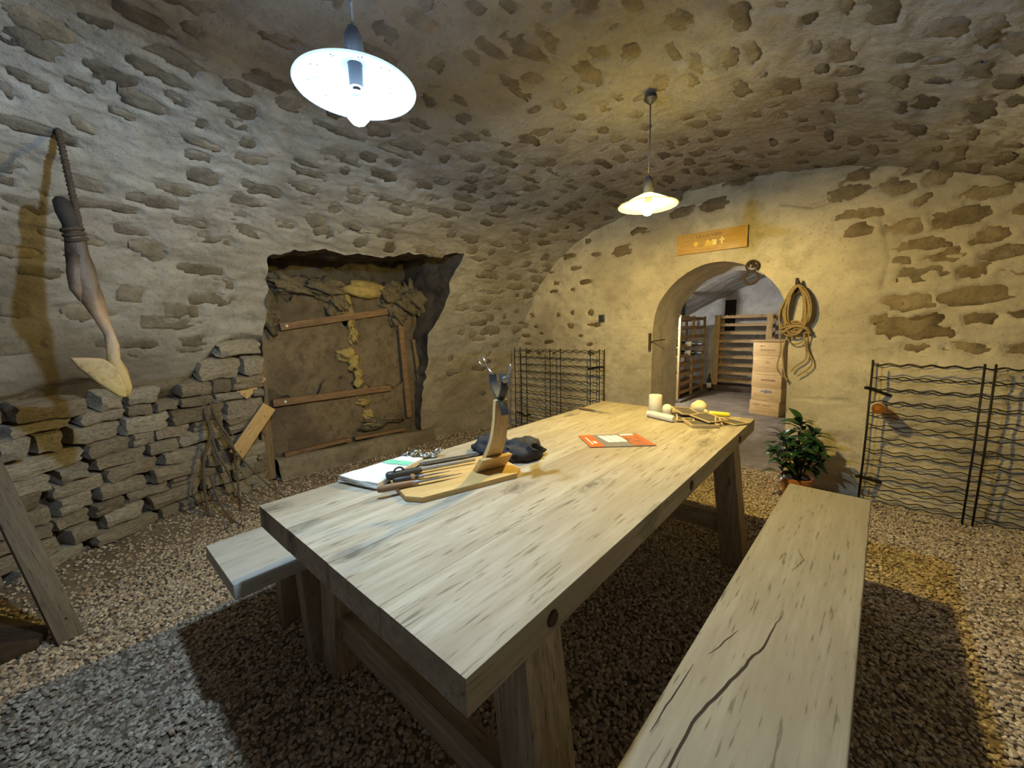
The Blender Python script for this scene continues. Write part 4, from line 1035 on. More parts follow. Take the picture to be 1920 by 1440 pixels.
t = thing('iron_ring_pair', 'two linked iron rings hanging at the top of the arch', 'iron rings', (-0.725, 3.90, 1.82))
g = G(); g.torus((0, 0, 0.01), 0.042, 0.009, (PI / 2, 0, 0.15), 24, 8); obj('ring', mesh('ring', g, 'rust', True), t)
g = G(); g.torus((0.002, -0.02, -0.090), 0.052, 0.009, (PI / 2, 0, -0.1), 24, 8); obj('ring', mesh('ring', g, 'rust', True), t)
g = G(); g.tube([(0.0, 0.06, 0.03), (0.0, 0.0, 0.035), (0.012, -0.03, 0.02), (0.018, -0.02, -0.01)], 0.008, 8); g.tube([(-0.008, 0.05, 0.03), (-0.012, -0.02, 0.03), (-0.02, -0.025, 0.0)], 0.007, 8); obj('staple', mesh('staple', g, 'rust', True), t)

t = thing('wall_hook', 'stubby rusty iron hook in the wall right of the arch', 'hook', (-0.395, 3.94, 1.64))
g = G(); g.tube([(0, 0.05, 0.0), (0, -0.03, 0.0), (0, -0.075, 0.005), (-0.005, -0.09, 0.03), (-0.008, -0.088, 0.055)], [0.022, 0.022, 0.02, 0.014, 0.010], 10); obj('shank', mesh('shank', g, 'rust', True), t)
g = G(); g.lathe([(0, -0.015), (0.03, -0.012), (0.03, 0.01), (0, 0.012)], 14, (0, -0.055, -0.035), (PI / 2, 0, 0)); obj('boss', mesh('boss', g, 'rust', 50), t)

t = thing('rope_coil', 'coiled hemp rope hung on the iron hook beside the arch', 'rope', (-0.395, 3.88, 1.62))
r_ = random.Random(12)
coil = G()
for i in range(13):
    hw = 0.075 + 0.045 * r_.random(); hh = 0.30 + 0.09 * r_.random(); off = r_.uniform(-0.02, 0.025); y0 = -0.018 + 0.022 * r_.random(); pts = []
    for k in range(29):
        a = 2 * PI * k / 28
        sx = math.sin(a); cz = math.cos(a)
        w = hw * (0.55 + 0.45 * (1 - cz) / 2) * (1.0 + 0.12 * math.sin(2 * a + i))
        pts.append((off * (1 - cz) / 2 + w * sx, y0 + 0.012 * math.sin(a * 2 + i * 1.7) - 0.012 * (1 + cz), 0.015 - hh * (1 - cz) / 2 + 0.008 * math.sin(a * 3 + i)))
    coil.tube(pts, 0.0076, 6, False)
obj('coils', mesh('coils', coil, 'rope', True), t)
wrap = G()
for i in range(4):
    pts = [(0.085 * math.cos(2 * PI * k / 20) + 0.01 * i - 0.015, -0.008 + 0.03 * math.sin(2 * PI * k / 20), -0.295 - 0.014 * i + 0.02 * math.sin(2 * PI * k / 20 + i) - 0.02 * math.cos(4 * PI * k / 20)) for k in range(21)]
    wrap.tube(pts, 0.0076, 6, False)
obj('wrapping', mesh('wrapping', wrap, 'rope', True), t)
def tail(pts, r=0.0055):
    P_ = []
    n = len(pts)
    for i in range(n - 1):
        p0, p1, p2, p3 = (np.array(pts[max(0, min(n - 1, i + d))], float) for d in (-1, 0, 1, 2))
        for f in np.linspace(0, 1, 8, endpoint=False):
            P_.append(tuple(0.5 * (2 * p1 + (p2 - p0) * f + (2 * p0 - 5 * p1 + 4 * p2 - p3) * f * f + (3 * p1 - p0 - 3 * p2 + p3) * f ** 3)))
    P_.append(tuple(pts[-1])); g = G(); g.tube(P_, r, 6); return g
for pts in ([(-0.095, 0.0, -0.2), (-0.10, 0.0, -0.35), (-0.085, 0.01, -0.48), (-0.10, -0.005, -0.62), (-0.075, 0.02, -0.69), (-0.02, 0.02, -0.73)],
            [(-0.03, 0.0, -0.30), (-0.06, 0.01, -0.42), (-0.07, 0.02, -0.52), (-0.055, 0.02, -0.66), (-0.03, 0.02, -0.745)],
            [(-0.05, 0.01, -0.31), (-0.045, 0.0, -0.40), (0.0, 0.01, -0.44), (0.05, 0.01, -0.42), (0.065, 0.01, -0.36), (0.04, 0, -0.30)],
            [(0.07, 0.0, -0.28), (0.09, 0.01, -0.36), (0.085, 0.02, -0.46), (0.125, 0.02, -0.58), (0.10, 0.02, -0.64), (0.035, 0.02, -0.70)],
            [(0.05, 0.0, -0.30), (0.07, 0.01, -0.42), (0.085, 0.02, -0.55), (0.02, 0.02, -0.62), (-0.005, 0.02, -0.66)]):
    obj('loose_end', mesh('loose_end', tail(pts), 'rope', True), t)

t = thing('light_switch', 'small black square switch with grey rim on the end wall', 'switch', (-2.14, 3.935, 1.44))
g = G(); g.box((0, 0, 0), (0.072, 0.012, 0.080)); obj('plate', mesh('plate', g, 'dullsteel', 40, bevel=0.002), t)
g = G(); g.box((0, -0.007, 0), (0.056, 0.012, 0.062)); obj('rocker', mesh('rocker', g, 'black', 40, bevel=0.002), t)
t = thing('hinge_pin', 'rusty iron hinge pin fixed at the left jamb of the arch', 'hinge', (-1.585, 3.925, 1.19))
g = G(); g.tube([(0, -0.02, -0.08), (0, -0.02, 0.085)], 0.014, 10); obj('pin', mesh('pin', g, 'rust', 50), t)
g = G(); g.tube([(0.0, -0.02, 0.0), (0.05, 0.06, 0.01), (0.10, 0.12, 0.02)], 0.006, 6); obj('tang', mesh('tang', g, 'rust', 50), t)
t = thing('iron_rod', 'long thin black iron rod with hook end right of the boarded niche', 'rod', (-3.72, 2.80, 1.0))
g = G(); g.tube([(0.02, 0, 0.78), (0.02, 0, 0.3), (0.03, 0.005, 0.08), (0.04, 0.02, 0.035), (0.05, 0.0, 0.03), (0.055, -0.03, 0.045)], 0.010, 8); obj('bar', mesh('bar', g, 'iron', True), t)
g = G(); g.tube([(0.02, 0.0, 0.72), (-0.02, 0.09, 0.74), (-0.03, 0.18, 0.70)], 0.006, 6); obj('tie_wire', mesh('tie_wire', g, 'iron', True), t)

# ---- wire bottle racks on the far wall
def wire_rack(label, x0, x1, z0, z1, ups, nw, yf, yb, seed):
    t = thing('wire_bottle_rack', label, 'bottle rack', ((x0 + x1) / 2, (yf + yb) / 2, z0), (0, 0, 0), 'wire bottle racks on the end wall')
    xm = (x0 + x1) / 2; ym = (yf + yb) / 2; r = random.Random(seed)
    for u in ups:
        for y in (yf, yb) if u in (ups[0], ups[-1]) else (yf,):
            g = G(); g.tube([(u - xm, y - ym, -0.02), (u - xm + 0.004, y - ym, (z1 - z0) / 2), (u - xm, y - ym, z1 - z0 + 0.02)], 0.0058, 6); obj('upright', mesh('upright', g, 'iron', True), t)
    for k in range(nw):
        zz = (z1 - z0) * (k + 0.15) / (nw - 0.7)
        for y in (yf, yb):
            n = int((x1 - x0) / 0.022); ph = r.uniform(0, 6.28); dz = r.uniform(-0.008, 0.008); sg = r.uniform(-0.012, 0.012)
            pts = [(x0 - xm + (x1 - x0) * i / n, y - ym + 0.003 * math.sin(i * 0.9), zz + dz + sg * (i / n - 0.5) + 0.0075 * math.sin(2 * PI * (x1 - x0) * i / n / 0.105 + ph)) for i in range(n + 1)]
            g = G(); g.tube(pts, 0.0036, 5); obj('wire', mesh('wire', g, 'iron', True), t)
    return t, xm, ym
t, xm, ym = wire_rack('wire bottle rack with wavy bars right of the plant', 0.085, 1.25, 0.03, 1.05, [0.085, 0.60, 0.645, 1.25], 12, 3.78, 3.885, 1)
for z in (0.88, 0.22):
    g = G(); g.tube([(0.06 - xm, 3.75 - ym, z - 0.03), (0.075 - xm, 3.78 - ym, z - 0.035), (0.20 - xm, 3.93 - ym, z - 0.10)], 0.012, 8); obj('bracket', mesh('bracket', g, 'iron', True), t)
t, xm, ym = wire_rack('wire bottle rack with wavy bars left of the arch', -3.28, -2.08, 0.10, 1.09, [-3.28, -3.09, -2.73, -2.58, -2.19, -2.08], 12, 3.78, 3.89, 2)
g = G(); g.tube([(-2.22 - xm, 3.80 - ym, 0.79), (-2.10 - xm, 3.76 - ym, 0.82), (-2.0 - xm, 3.74 - ym, 0.83)], 0.012, 8); obj('bracket', mesh('bracket', g, 'iron', True), t)
g = G(); g.tube([(-3.28 - xm, 3.80 - ym, 0.18), (-3.15 - xm, 3.82 - ym, 0.14), (-3.05 - xm, 3.80 - ym, 0.17)], 0.010, 8); obj('bracket', mesh('bracket', g, 'iron', True), t)
t = thing('amber_bottle', 'single brown glass bottle lying in the right wire rack', 'bottle', (0.135, 3.70, 0.742), (-PI / 2, 0, 0))
g = G(); g.lathe([(0.0, 0.0), (0.032, 0.0), (0.036, 0.006), (0.036, 0.13), (0.030, 0.16), (0.014, 0.19), (0.014, 0.225), (0.0, 0.226)], 24); obj('glass', mesh('glass', g, 'amber', 40), t)
g = G(); g.lathe([(0.0366, 0.04), (0.0366, 0.11)], 24); obj('paper_label', mesh('paper_label', g, 'label', True, fix=False), t)

# ---- potted plants
def plant(label, loc, tufts, seed, pot=True, sc=1.0):
    t = thing('potted_plant', label, 'plant', loc, (0, 0, 0), 'plants by the end wall')
    r = random.Random(seed)
    g = G(); g.lathe([(0, 0.0), (0.075, 0.0), (0.082, 0.02), (0.100, 0.145), (0.112, 0.148), (0.114, 0.175), (0.102, 0.178), (0.098, 0.15), (0, 0.148)], 28); obj('pot', mesh('pot', g, 'terracotta', 40), t)
    g = G(); g.lathe([(0, 0.160), (0.05, 0.162), (0.099, 0.156)], 20); obj('soil', mesh('soil', g, 'soil', True), t)
    lf = G(); V = []
    for i, w in enumerate((0.004, 0.016, 0.019, 0.014, 0.001)):
        yv = 0.095 * i / 4; z = 0.012 * math.sin(i / 4 * PI) - 0.010 * (i / 4) ** 2
        V += [(-w, yv, z + w * 0.25), (0, yv, z), (w, yv, z + w * 0.25)]
    lf.add(V, [(3 * i + j, 3 * i + j + 1, 3 * i + j + 4, 3 * i + j + 3) for i in range(4) for j in (0, 1)])
    lm = mesh('leaf', lf, 'leaf', True)
    for (x, y, z, n, spread) in tufts:
        n = int(n * 1.5)
        g = G(); g.tube([(x * 0.12, y * 0.12, 0.15), (x * 0.6, y * 0.6, 0.15 + (z - 0.15) * 0.55), (x, y, z)], [0.007, 0.005, 0.003], 6); obj('stem', mesh('stem', g, 'branch', True), t)
        for k in range(n):
            a = 2.4 * k + r.uniform(-0.3, 0.3); el = r.uniform(-0.5, 0.55) + (0.5 if k > n - 4 else 0)
            dz = -0.12 * (1 - k / n) * r.uniform(0.6, 1.2)
            s_ = 1.3 * spread * r.uniform(0.8, 1.15)
            obj('leaf', lm, t, (x + 0.006 * math.cos(a), y + 0.006 * math.sin(a), z + dz), (el, r.uniform(-0.3, 0.3), a), (s_, s_, s_))
    return t
plant('bushy dark green potted plant on the gravel right of the arch', (-0.285, 3.62, 0.0),
      [(0.0, 0.0, 0.60, 12, 1.05), (-0.10, -0.03, 0.50, 11, 1.0), (0.085, 0.0, 0.53, 11, 1.0), (0.12, -0.04, 0.43, 11, 1.0), (-0.13, 0.02, 0.40, 10, 1.0), (0.03, -0.10, 0.44, 11, 1.0), (-0.05, 0.08, 0.46, 10, 1.0), (0.06, 0.09, 0.40, 10, 1.0), (0.0, -0.06, 0.34, 10, 1.0), (-0.09, -0.09, 0.33, 9, 1.0), (0.10, 0.05, 0.33, 9, 1.0)], 5)
plant('low dark green potted plant whose tips show behind the table end', (-1.86, 3.66, 0.0), [(0, 0, 0.36, 11, 1.0), (0.08, 0, 0.31, 9, 0.95), (-0.08, 0.02, 0.32, 9, 0.95), (0.02, 0.08, 0.28, 8, 0.9)], 8)

# ================================================================ BACK CELLAR
FZ = 0.2
r_ = random.Random(31)
hs = [0.185, 0.170, 0.205, 0.195, 0.178]     # from the floor up
labs = ['bottom wine crate of the stack standing on the floor', 'second wine crate from the floor with a dark stamped emblem', 'third wine crate from the floor in the middle of the stack', 'fourth wine crate from the floor just under the top one', 'top wine crate of the stack with the loose lid on it']
z = FZ - 0.005
for i, h in enumerate(hs):
    t = thing('wine_crate', labs[i], 'crate', (-0.79 + r_.uniform(-0.006, 0.006), 6.03, z), (0, 0, -0.20 + r_.uniform(-0.02, 0.02)), 'stacked wine crates behind the arch')
    for nm_, c, d in (('front_panel', (0, -0.245, h / 2), (0.335, 0.012, h - 0.002)), ('back_panel', (0, 0.245, h / 2), (0.335, 0.012, h - 0.002)), ('side_panel', (-0.162, 0, h / 2), (0.011, 0.478, h - 0.002)), ('side_panel', (0.162, 0, h / 2), (0.011, 0.478, h - 0.002)), ('bottom_panel', (0, 0, 0.006), (0.313, 0.478, 0.010)), ('top_panel', (0, 0, h - 0.007), (0.313, 0.478, 0.010))):
        g = G(); g.box(c, d); fp = obj(nm_, mesh(nm_, g, 'crate', 40, bevel=0.001), t)
        if nm_ == 'front_panel': fr = fp
    def bars(rows_):
        for (cx, cz, w, hh, m_) in rows_:
            n = max(2, int(w / 0.016)); gg = G(); x = -w / 2
            while x < w / 2:
                l_ = r_.uniform(0.006, 0.016); gg.box((cx + x + l_ / 2, -0.2516, cz + r_.uniform(-0.001, 0.001)), (l_, 0.0008, hh * r_.uniform(0.6, 1.0))); x += l_ + r_.uniform(0.003, 0.008)
            obj('printed_line', mesh('printed_line', gg, m_), fr)
    if i == 0: bars([(-0.09, h * 0.72, 0.07, 0.012, 'ink'), (0.03, h * 0.70, 0.08, 0.014, 'ink'), (0.0, h * 0.48, 0.2, 0.008, 'inkpale'), (0.0, h * 0.28, 0.22, 0.012, 'inkpale')])
    if i == 1:
        gg = G(); gg.lathe([(0, 0), (0.024, 0), (0.024, 0.001), (0, 0.001)], 20, (0.0, -0.252, h * 0.72), (PI / 2, 0, 0)); gg.box((-0.04, -0.2516, h * 0.72), (0.045, 0.0008, 0.02)); gg.box((0.04, -0.2516, h * 0.72), (0.05, 0.0008, 0.028)); obj('stamped_emblem', mesh('stamped_emblem', gg, 'grey'), fr)
        bars([(-0.02, h * 0.38, 0.22, 0.014, 'inkpale'), (0.09, h * 0.2, 0.1, 0.01, 'inkpale')])
    if i == 2: bars([(0, h * 0.80, 0.24, 0.012, 'inkpale'), (0.02, h * 0.48, 0.15, 0.026, 'ink'), (0, h * 0.2, 0.2, 0.012, 'inkpale')])
    if i == 3:
        gg = G(); gg.prism([(-0.03, 0), (0.03, 0), (0.026, 0.02), (0.012, 0.03), (0.0, 0.04), (-0.012, 0.03), (-0.026, 0.02)], 0.0008, 'Y', (0, -0.252, h * 0.5)); obj('stamped_emblem', mesh('stamped_emblem', gg, 'inkpale'), fr); bars([(0, h * 0.85, 0.16, 0.008, 'inkpale'), (0, h * 0.25, 0.2, 0.010, 'inkpale')])
    if i == 4: bars([(-0.06, h * 0.70, 0.05, 0.02, 'ink'), (0.0, h * 0.42, 0.16, 0.018, 'ink'), (0.05, h * 0.28, 0.12, 0.008, 'inkpale')])
    z += h
t = thing('crate_lid', 'loose thin wooden lid lying on the top wine crate', 'lid', (-0.80, 6.02, z + 0.008), (0.0, 0.0, -0.24))
g = G(); g.box((0, 0, 0), (0.37, 0.52, 0.010)); obj('board', mesh('board', g, 'rackx', 40, bevel=0.001), t)
for yy_ in (-0.18, 0.18):
    g = G(); g.box((0, yy_, 0.008), (0.36, 0.03, 0.006)); obj('cleat', mesh('cleat', g, 'rackx'), t)

def scallop(L, seed, amp=0.016, per=0.085, hgt=0.055, th=0.018):
    n = int(L / per * 8); V = []
    top = [(-L / 2 + L * i / n, hgt - amp * abs(math.sin(PI * L * i / n / per))) for i in range(n + 1)]
    g = G(); g.prism([(-L / 2, 0), (L / 2, 0)] + top[::-1], th, 'Y', (0, -th / 2, 0)); return g
def wood_rack(label, loc, rz, W, Hh_, D, n, board):
    t = thing('wooden_wine_rack', label, 'wine rack', loc, (0, 0, rz), 'wooden wine racks in the back cellar')
    for sx in (-1, 1):
        for y in (-D / 2, D / 2):
            g = G(); g.box((sx * (W / 2 - board / 2), y, Hh_ / 2), (board, 0.022, Hh_)); p = obj('post', mesh('post', g, 'rackw', 40, bevel=0.002), t)
            if y < 0:
                gg = G()
                for k in range(n): gg.ico((sx * (W / 2 - board / 2), y - 0.012, Hh_ * (k + 0.5) / n), (0.005, 0.003, 0.005), 1)
                obj('nails', mesh('nails', gg, 'iron'), p)
    sc_ = mesh('rail', scallop(W - 0.02, 1), 'rackx', 40)
    for k in range(n + 1):
        zz = 0.05 + (Hh_ - 0.11) * k / n
        obj('rail', sc_, t, (0, -D / 2 + 0.022, zz)); obj('rail', sc_, t, (0, D / 2 - 0.022, zz))
    for sx in (-1, 1):
        for k in range(n + 1):
            zz = 0.05 + (Hh_ - 0.11) * k / n
            g = G(); g.box((sx * (W / 2 - board / 2), 0, zz + 0.012), (board * 0.8, D - 0.024, 0.02)); obj('side_rail', mesh('side_rail', g, 'racky'), t)
    return t
wood_rack('wooden wine rack with wavy rails facing the arch', (-1.50, 7.75, 0.30), 0.0, 0.86, 1.22, 0.30, 8, 0.085)
g = G(); t = thing('timber_base', 'dark timber sill under the wine racks', 'timber', (-1.5, 7.75, FZ))
g.box((0, 0, 0.045), (1.0, 0.36, 0.10)); obj('beam', mesh('beam', g, 'darkwood', 40, bevel=0.005), t)
# rack against the left wall: broad slanting shelves
t = thing('slatted_wine_rack', 'wooden shelf rack with broad slanted boards along the left wall', 'wine rack', (-2.02, 6.72, FZ), (0, 0, 0), 'wooden wine racks in the back cellar')
for y in (-0.62, 0.0, 0.60):
    for x, w in ((0.0, 0.07), (-0.30, 0.05)):
        g = G(); g.box((x, y, 0.66), (0.03, 0.06, 1.28)); obj('post', mesh('post', g, 'rackw', 40, bevel=0.002), t)
for k in range(9):
    zz = 0.10 + 0.142 * k
    g = G(); g.box((-0.15, 0.0, zz), (0.30, 1.24, 0.016), (0, -0.10, 0)); obj('shelf', mesh('shelf', g, 'racky', 40, bevel=0.001), t)
    g = G(); g.box((0.006, 0.0, zz + 0.022), (0.014, 1.22, 0.05)); obj('shelf_edge', mesh('shelf_edge', g, 'racky', 40, bevel=0.001), t)
g = G(); g.box((-0.12, 0, 0.015), (0.42, 1.5, 0.05)); obj('sill', mesh('sill', g, 'plankw', 40, bevel=0.004), t)
def bottle(label, loc, rot, grp, lab=True):
    t = thing('wine_bottle', label, 'bottle', loc, rot, grp)
    g = G(); g.lathe([(0, 0.004), (0.03, 0.0), (0.037, 0.004), (0.038, 0.18), (0.030, 0.215), (0.015, 0.245), (0.0145, 0.295), (0.016, 0.296), (0.016, 0.304), (0, 0.305)], 20); obj('glass', mesh('glass', g, 'bottle', 40), t)
    if lab: g = G(); g.lathe([(0.0384, 0.06), (0.0384, 0.15)], 20); obj('paper_label', mesh('paper_label', g, 'label', True, fix=False), t)
    g = G(); g.lathe([(0.0162, 0.245), (0.0155, 0.297), (0.0168, 0.3), (0.0168, 0.306), (0, 0.307)], 16); obj('capsule', mesh('capsule', g, 'black', 40), t)
    return t
bottle('dark wine bottle lying on the upper shelf of the left rack', (-2.10, 6.45, FZ + 0.10 + 0.142 * 5 + 0.055), (0, PI / 2, 0.0), 'bottles in the left rack')
bottle('dark wine bottle lying one shelf below the other in the left rack', (-2.12, 6.50, FZ + 0.10 + 0.142 * 4 + 0.055), (0, PI / 2, 0.0), 'bottles in the left rack')
bottle('dark bottle with white label standing on the floor between the racks', (-1.93, 7.42, FZ), (0, 0, -1.5), 'bottles on the back floor')
for i, (x, y, l_) in enumerate(((-2.07, 6.20, 'left dark bottle standing on top of the slanted rack'), (-2.05, 6.29, 'right dark bottle standing on top of the slanted rack'))):
    bottle(l_, (x, y, FZ + 1.30), (0, 0, 0), 'bottles on the left rack', False)
g = G(); g.box((-0.15, -0.45, 1.285), (0.34, 0.4, 0.02)); obj('top_board', mesh('top_board', g, 'racky'), t)
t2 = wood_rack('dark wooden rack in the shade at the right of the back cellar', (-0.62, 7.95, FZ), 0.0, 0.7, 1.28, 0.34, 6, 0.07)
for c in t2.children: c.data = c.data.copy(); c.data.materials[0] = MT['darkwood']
for i in range(4):
    bottle(['first', 'second', 'third', 'fourth'][i] + ' bottle from the left lying in the dark right rack', (-0.86 + 0.14 * i, 7.98, FZ + 0.05 + 1.17 * 5 / 6 + 0.085), (PI / 2, 0, 0), 'bottles in the dark rack', False)
t = thing('hanging_bulb', 'unlit clear bulb in a dark holder hanging in the back cellar', 'lamp', (-0.80, 6.55, 1.50))
g = G(); g.lathe([(0, -0.02), (0.012, -0.016), (0.026, 0.01), (0.026, 0.03), (0.014, 0.06), (0, 0.062)], 18); obj('bulb', mesh('bulb', g, 'clear', True), t)
g = G(); g.lathe([(0, 0.055), (0.022, 0.056), (0.028, 0.10), (0.012, 0.14), (0, 0.142)], 18); obj('holder', mesh('holder', g, 'black', 40), t)
g = G(); g.tube([(0, 0, 0.14), (0, 0, 0.80)], 0.0035, 6); obj('cord', mesh('cord', g, 'black'), t)

# ================================================================ LEFT WALL
t = thing('boarded_panel', 'dirty insulation panels with nailed battens closing the niche', 'boarding', (-3.90, 1.9, 0.0))
def sheet_part(nm_, y0, y1, z0, z1, x, seed, cut=None):
    a, b = np.meshgrid(np.linspace(0, 1, 26), np.linspace(0, 1, 26), indexing='ij')
    yy_ = y0 + (y1 - y0) * a; zz_ = z0 + (z1 - z0) * b
    if cut == 'R': yy_ = yy_ - a ** 8 * (0.05 + 0.09 * fbm(zz_ * 7, zz_ * 0, seed, 3))
    if cut == 'L': yy_ = yy_ + (1 - a) ** 8 * (0.05 + 0.08 * fbm(zz_ * 7, zz_ * 0, seed, 3))
    zz_ = zz_ - b ** 8 * (0.05 + 0.10 * fbm(yy_ * 6, yy_ * 0, seed + 3, 3))
    xx = x + 0.016 * fbm(yy_ * 3.5, zz_ * 2, seed, 3) + 0.012 * np.sin(yy_ * 40 + 4 * fbm(yy_ * 2, zz_ * 2, seed + 1, 2)) * sstep(0.55, 1.0, b) + 0.05 * b ** 6
    P_ = np.stack([xx + 3.90, yy_ - 1.9, zz_], -1)
    g = G(); g.grid(P_); g.grid(P_ - np.array([0.02, 0, 0])); obj(nm_, mesh(nm_, g, 'sheet', True, fix=False), t)
sheet_part('sheet', 1.10, 1.98, 0.72, 1.72, -3.86, 11, 'R'); sheet_part('sheet', 1.90, 2.52, 0.72, 1.70, -3.87, 22, 'L')
sheet_part('sheet', 1.10, 1.98, 0.20, 0.86, -3.84, 33, 'R'); sheet_part('sheet', 1.90, 2.56, 0.20, 0.86, -3.85, 44, 'L'); sheet_part('sheet', 2.50, 2.72, 0.05, 1.66, -3.86, 55)
def bat(a, b, w, h, mat='batten', nm_='batten', up=(1, 0, 0)):
    o_ = Vector((-3.90, 1.9, 0)); a = Vector(a) - o_; b = Vector(b) - o_; d = b - a; L_ = d.length
    g = G(); g.box((0, 0, 0), (h, L_, w)); o = obj(nm_, mesh(nm_, g, mat, 40, bevel=0.002), t, (a + b) / 2)
    o.rotation_euler = (math.atan2(d.z, math.hypot(d.x, d.y)), 0, math.atan2(d.y, d.x) - PI / 2)
    return o
b1 = bat((-3.80, 1.27, 1.40), (-3.82, 2.34, 1.555), 0.062, 0.03)
b2 = bat((-3.79, 1.15, 0.745), (-3.81, 2.32, 0.735), 0.062, 0.03)
for bb in (b1, b2):
    g = G(); g.ico((0.018, -0.49, 0.0), (0.008, 0.014, 0.014), 2); obj('nail_head', mesh('nail_head', g, 'white', True), bb)
g = G(); g.box((0, 0, 0), (0.03, 0.06, 1.16)); obj('batten', mesh('batten', g, 'batten', 40, bevel=0.002), t, (0.09, 0.60, 0.95), (0.045, 0, 0))
bat((-3.80, 1.20, 0.265), (-3.80, 1.80, 0.275), 0.035, 0.06, 'batten', 'sill_batten'); bat((-3.80, 1.86, 0.27), (-3.82, 2.45, 0.24), 0.03, 0.06, 'batten', 'sill_batten')
g = G(); g.box((0, 0, 0), (0.06, 0.08, 1.42)); obj('post', mesh('post', g, 'post', 40, bevel=0.004), t, (0.13, -0.835, 0.80), (0, 0, 0))
g = G(); g.box((0, 0, 0), (0.05, 0.05, 0.75)); obj('post', mesh('post', g, 'post', 40, bevel=0.004), t, (0.17, -0.895, 1.05), (0.02, 0, 0))
g = G(); g.box((0, 0, 0), (0.03, 0.045, 1.0)); obj('batten', mesh('batten', g, 'post', 40, bevel=0.002), t, (0.08, 0.80, 0.75), (0.10, 0, 0))
# torn facing and yellow wool strip between the sheets
rs = random.Random(8)
for (y, z, w, h) in ((1.90, 1.62, 0.05, 0.12), (1.93, 1.48, 0.04, 0.10), (1.95, 1.30, 0.05, 0.08), (1.86, 1.12, 0.10, 0.07), (1.93, 1.04, 0.06, 0.08), (1.97, 0.92, 0.05, 0.07), (1.97, 0.82, 0.06, 0.06), (1.98, 0.72, 0.09, 0.06), (2.0, 0.62, 0.09, 0.05), (2.04, 0.48, 0.06, 0.06), (2.08, 0.36, 0.10, 0.06)):
    g = G(); g.ico((0.06, y - 1.9, z), (0.03, w * 0.9, h * 0.9), 3, rs.randrange(90), 0.55, 2.6); obj('torn_wool', mesh('torn_wool', g, 'foam', True), t)
for (y, z, a, b, c) in ((1.15, 1.52, 0.07, 0.10, 0.16), (1.40, 1.76, 0.09, 0.22, 0.09), (1.68, 1.76, 0.10, 0.20, 0.08), (1.80, 1.64, 0.06, 0.10, 0.12), (2.35, 1.72, 0.09, 0.12, 0.10), (2.52, 1.66, 0.09, 0.16, 0.14), (2.68, 1.68, 0.10, 0.14, 0.14), (2.46, 1.52, 0.06, 0.08, 0.12), (2.20, 0.38, 0.05, 0.2, 0.05)):
    g = G(); g.ico((0.06, y - 1.9, z), (a * 1.15, b * 1.15, c * 1.15), 4, rs.randrange(90), 0.5, 3.2); obj('wool_clump', mesh('wool_clump', g, 'wool', True), t)
g = G(); g.ico((0.10, 0.18, 1.76), (0.07, 0.24, 0.085), 3, 5, 0.30, 1.8); obj('wool_batt', mesh('wool_batt', g, 'foam', True), t)
# concrete sill block
a, b = np.meshgrid(np.linspace(0, 1, 40), np.linspace(0, 1, 22), indexing='ij')
yy_ = 1.12 + 1.66 * a
prof_x = np.interp(b, [0, 0.5, 0.6, 1.0], [-3.66, -3.69, -3.72, -3.95]); prof_z = np.interp(b, [0, 0.5, 0.6, 1.0], [-0.05, 0.22, 0.26, 0.25])
nse = 0.02 * fbm(yy_ * 5, b * 4, 63, 3)
g = G(); g.grid(np.stack([prof_x + nse, yy_, prof_z + nse * 0.5 - 0.06 * a], -1))
o = obj('sill_block', mesh('sill_block', g, 'concrete', True), wall_left)
def board(label, a, b, w, th, mat, nrm, name='loose_board'):
    a = Vector(a); b = Vector(b); d = (b - a); L_ = d.length; d.normalize(); n = Vector(nrm); n = n - d * n.dot(d); n.normalize(); sd = d.cross(n)
    t = thing(name, label, 'board', tuple((a + b) / 2)); t.rotation_euler = Matrix((n, sd, d)).transposed().to_euler()
    g = G(); g.box((0, 0, 0), (th, w, L_)); obj('timber', mesh('timber', g, mat, 40, bevel=0.003), t)
    gg = G()
    for q in (-0.42, 0.3): gg.ico((th / 2, w * 0.1, L_ * q), (0.003, 0.005, 0.005), 1)
    obj('nails', mesh('nails', gg, 'iron'), t); return t
board('yellowish board leaning diagonally against the left post of the niche', (-3.555, 0.79, 0.42), (-3.62, 1.07, 0.75), 0.105, 0.022, 'pineZ', (1, 0, 0.1))
board('short board piece stuck out of the wall beside the niche post', (-3.60, 0.88, 0.87), (-3.65, 1.04, 1.01), 0.10, 0.022, 'pineZ', (1, 0, 0.1))
board('grey plank leaning from the gravel against the left wall', (-2.56, -0.125, 0.0), (-3.01, -0.337, 1.05), 0.085, 0.03, 'plankw', (0.9, 0.3, 0.35), 'leaning_plank')
t = thing('flat_slab', 'dark brown flat board lying on the gravel by the leaning plank', 'board', (-2.78, -0.34, 0.03), (0, 0, 0.45))
g = G(); g.prism([(-0.22, -0.10), (0.20, -0.11), (0.24, 0.02), (0.16, 0.09), (-0.20, 0.08)], 0.035, 'Z', (0, 0, -0.02)); obj('slab', mesh('slab', g, 'darkwood', 40, bevel=0.006), t)

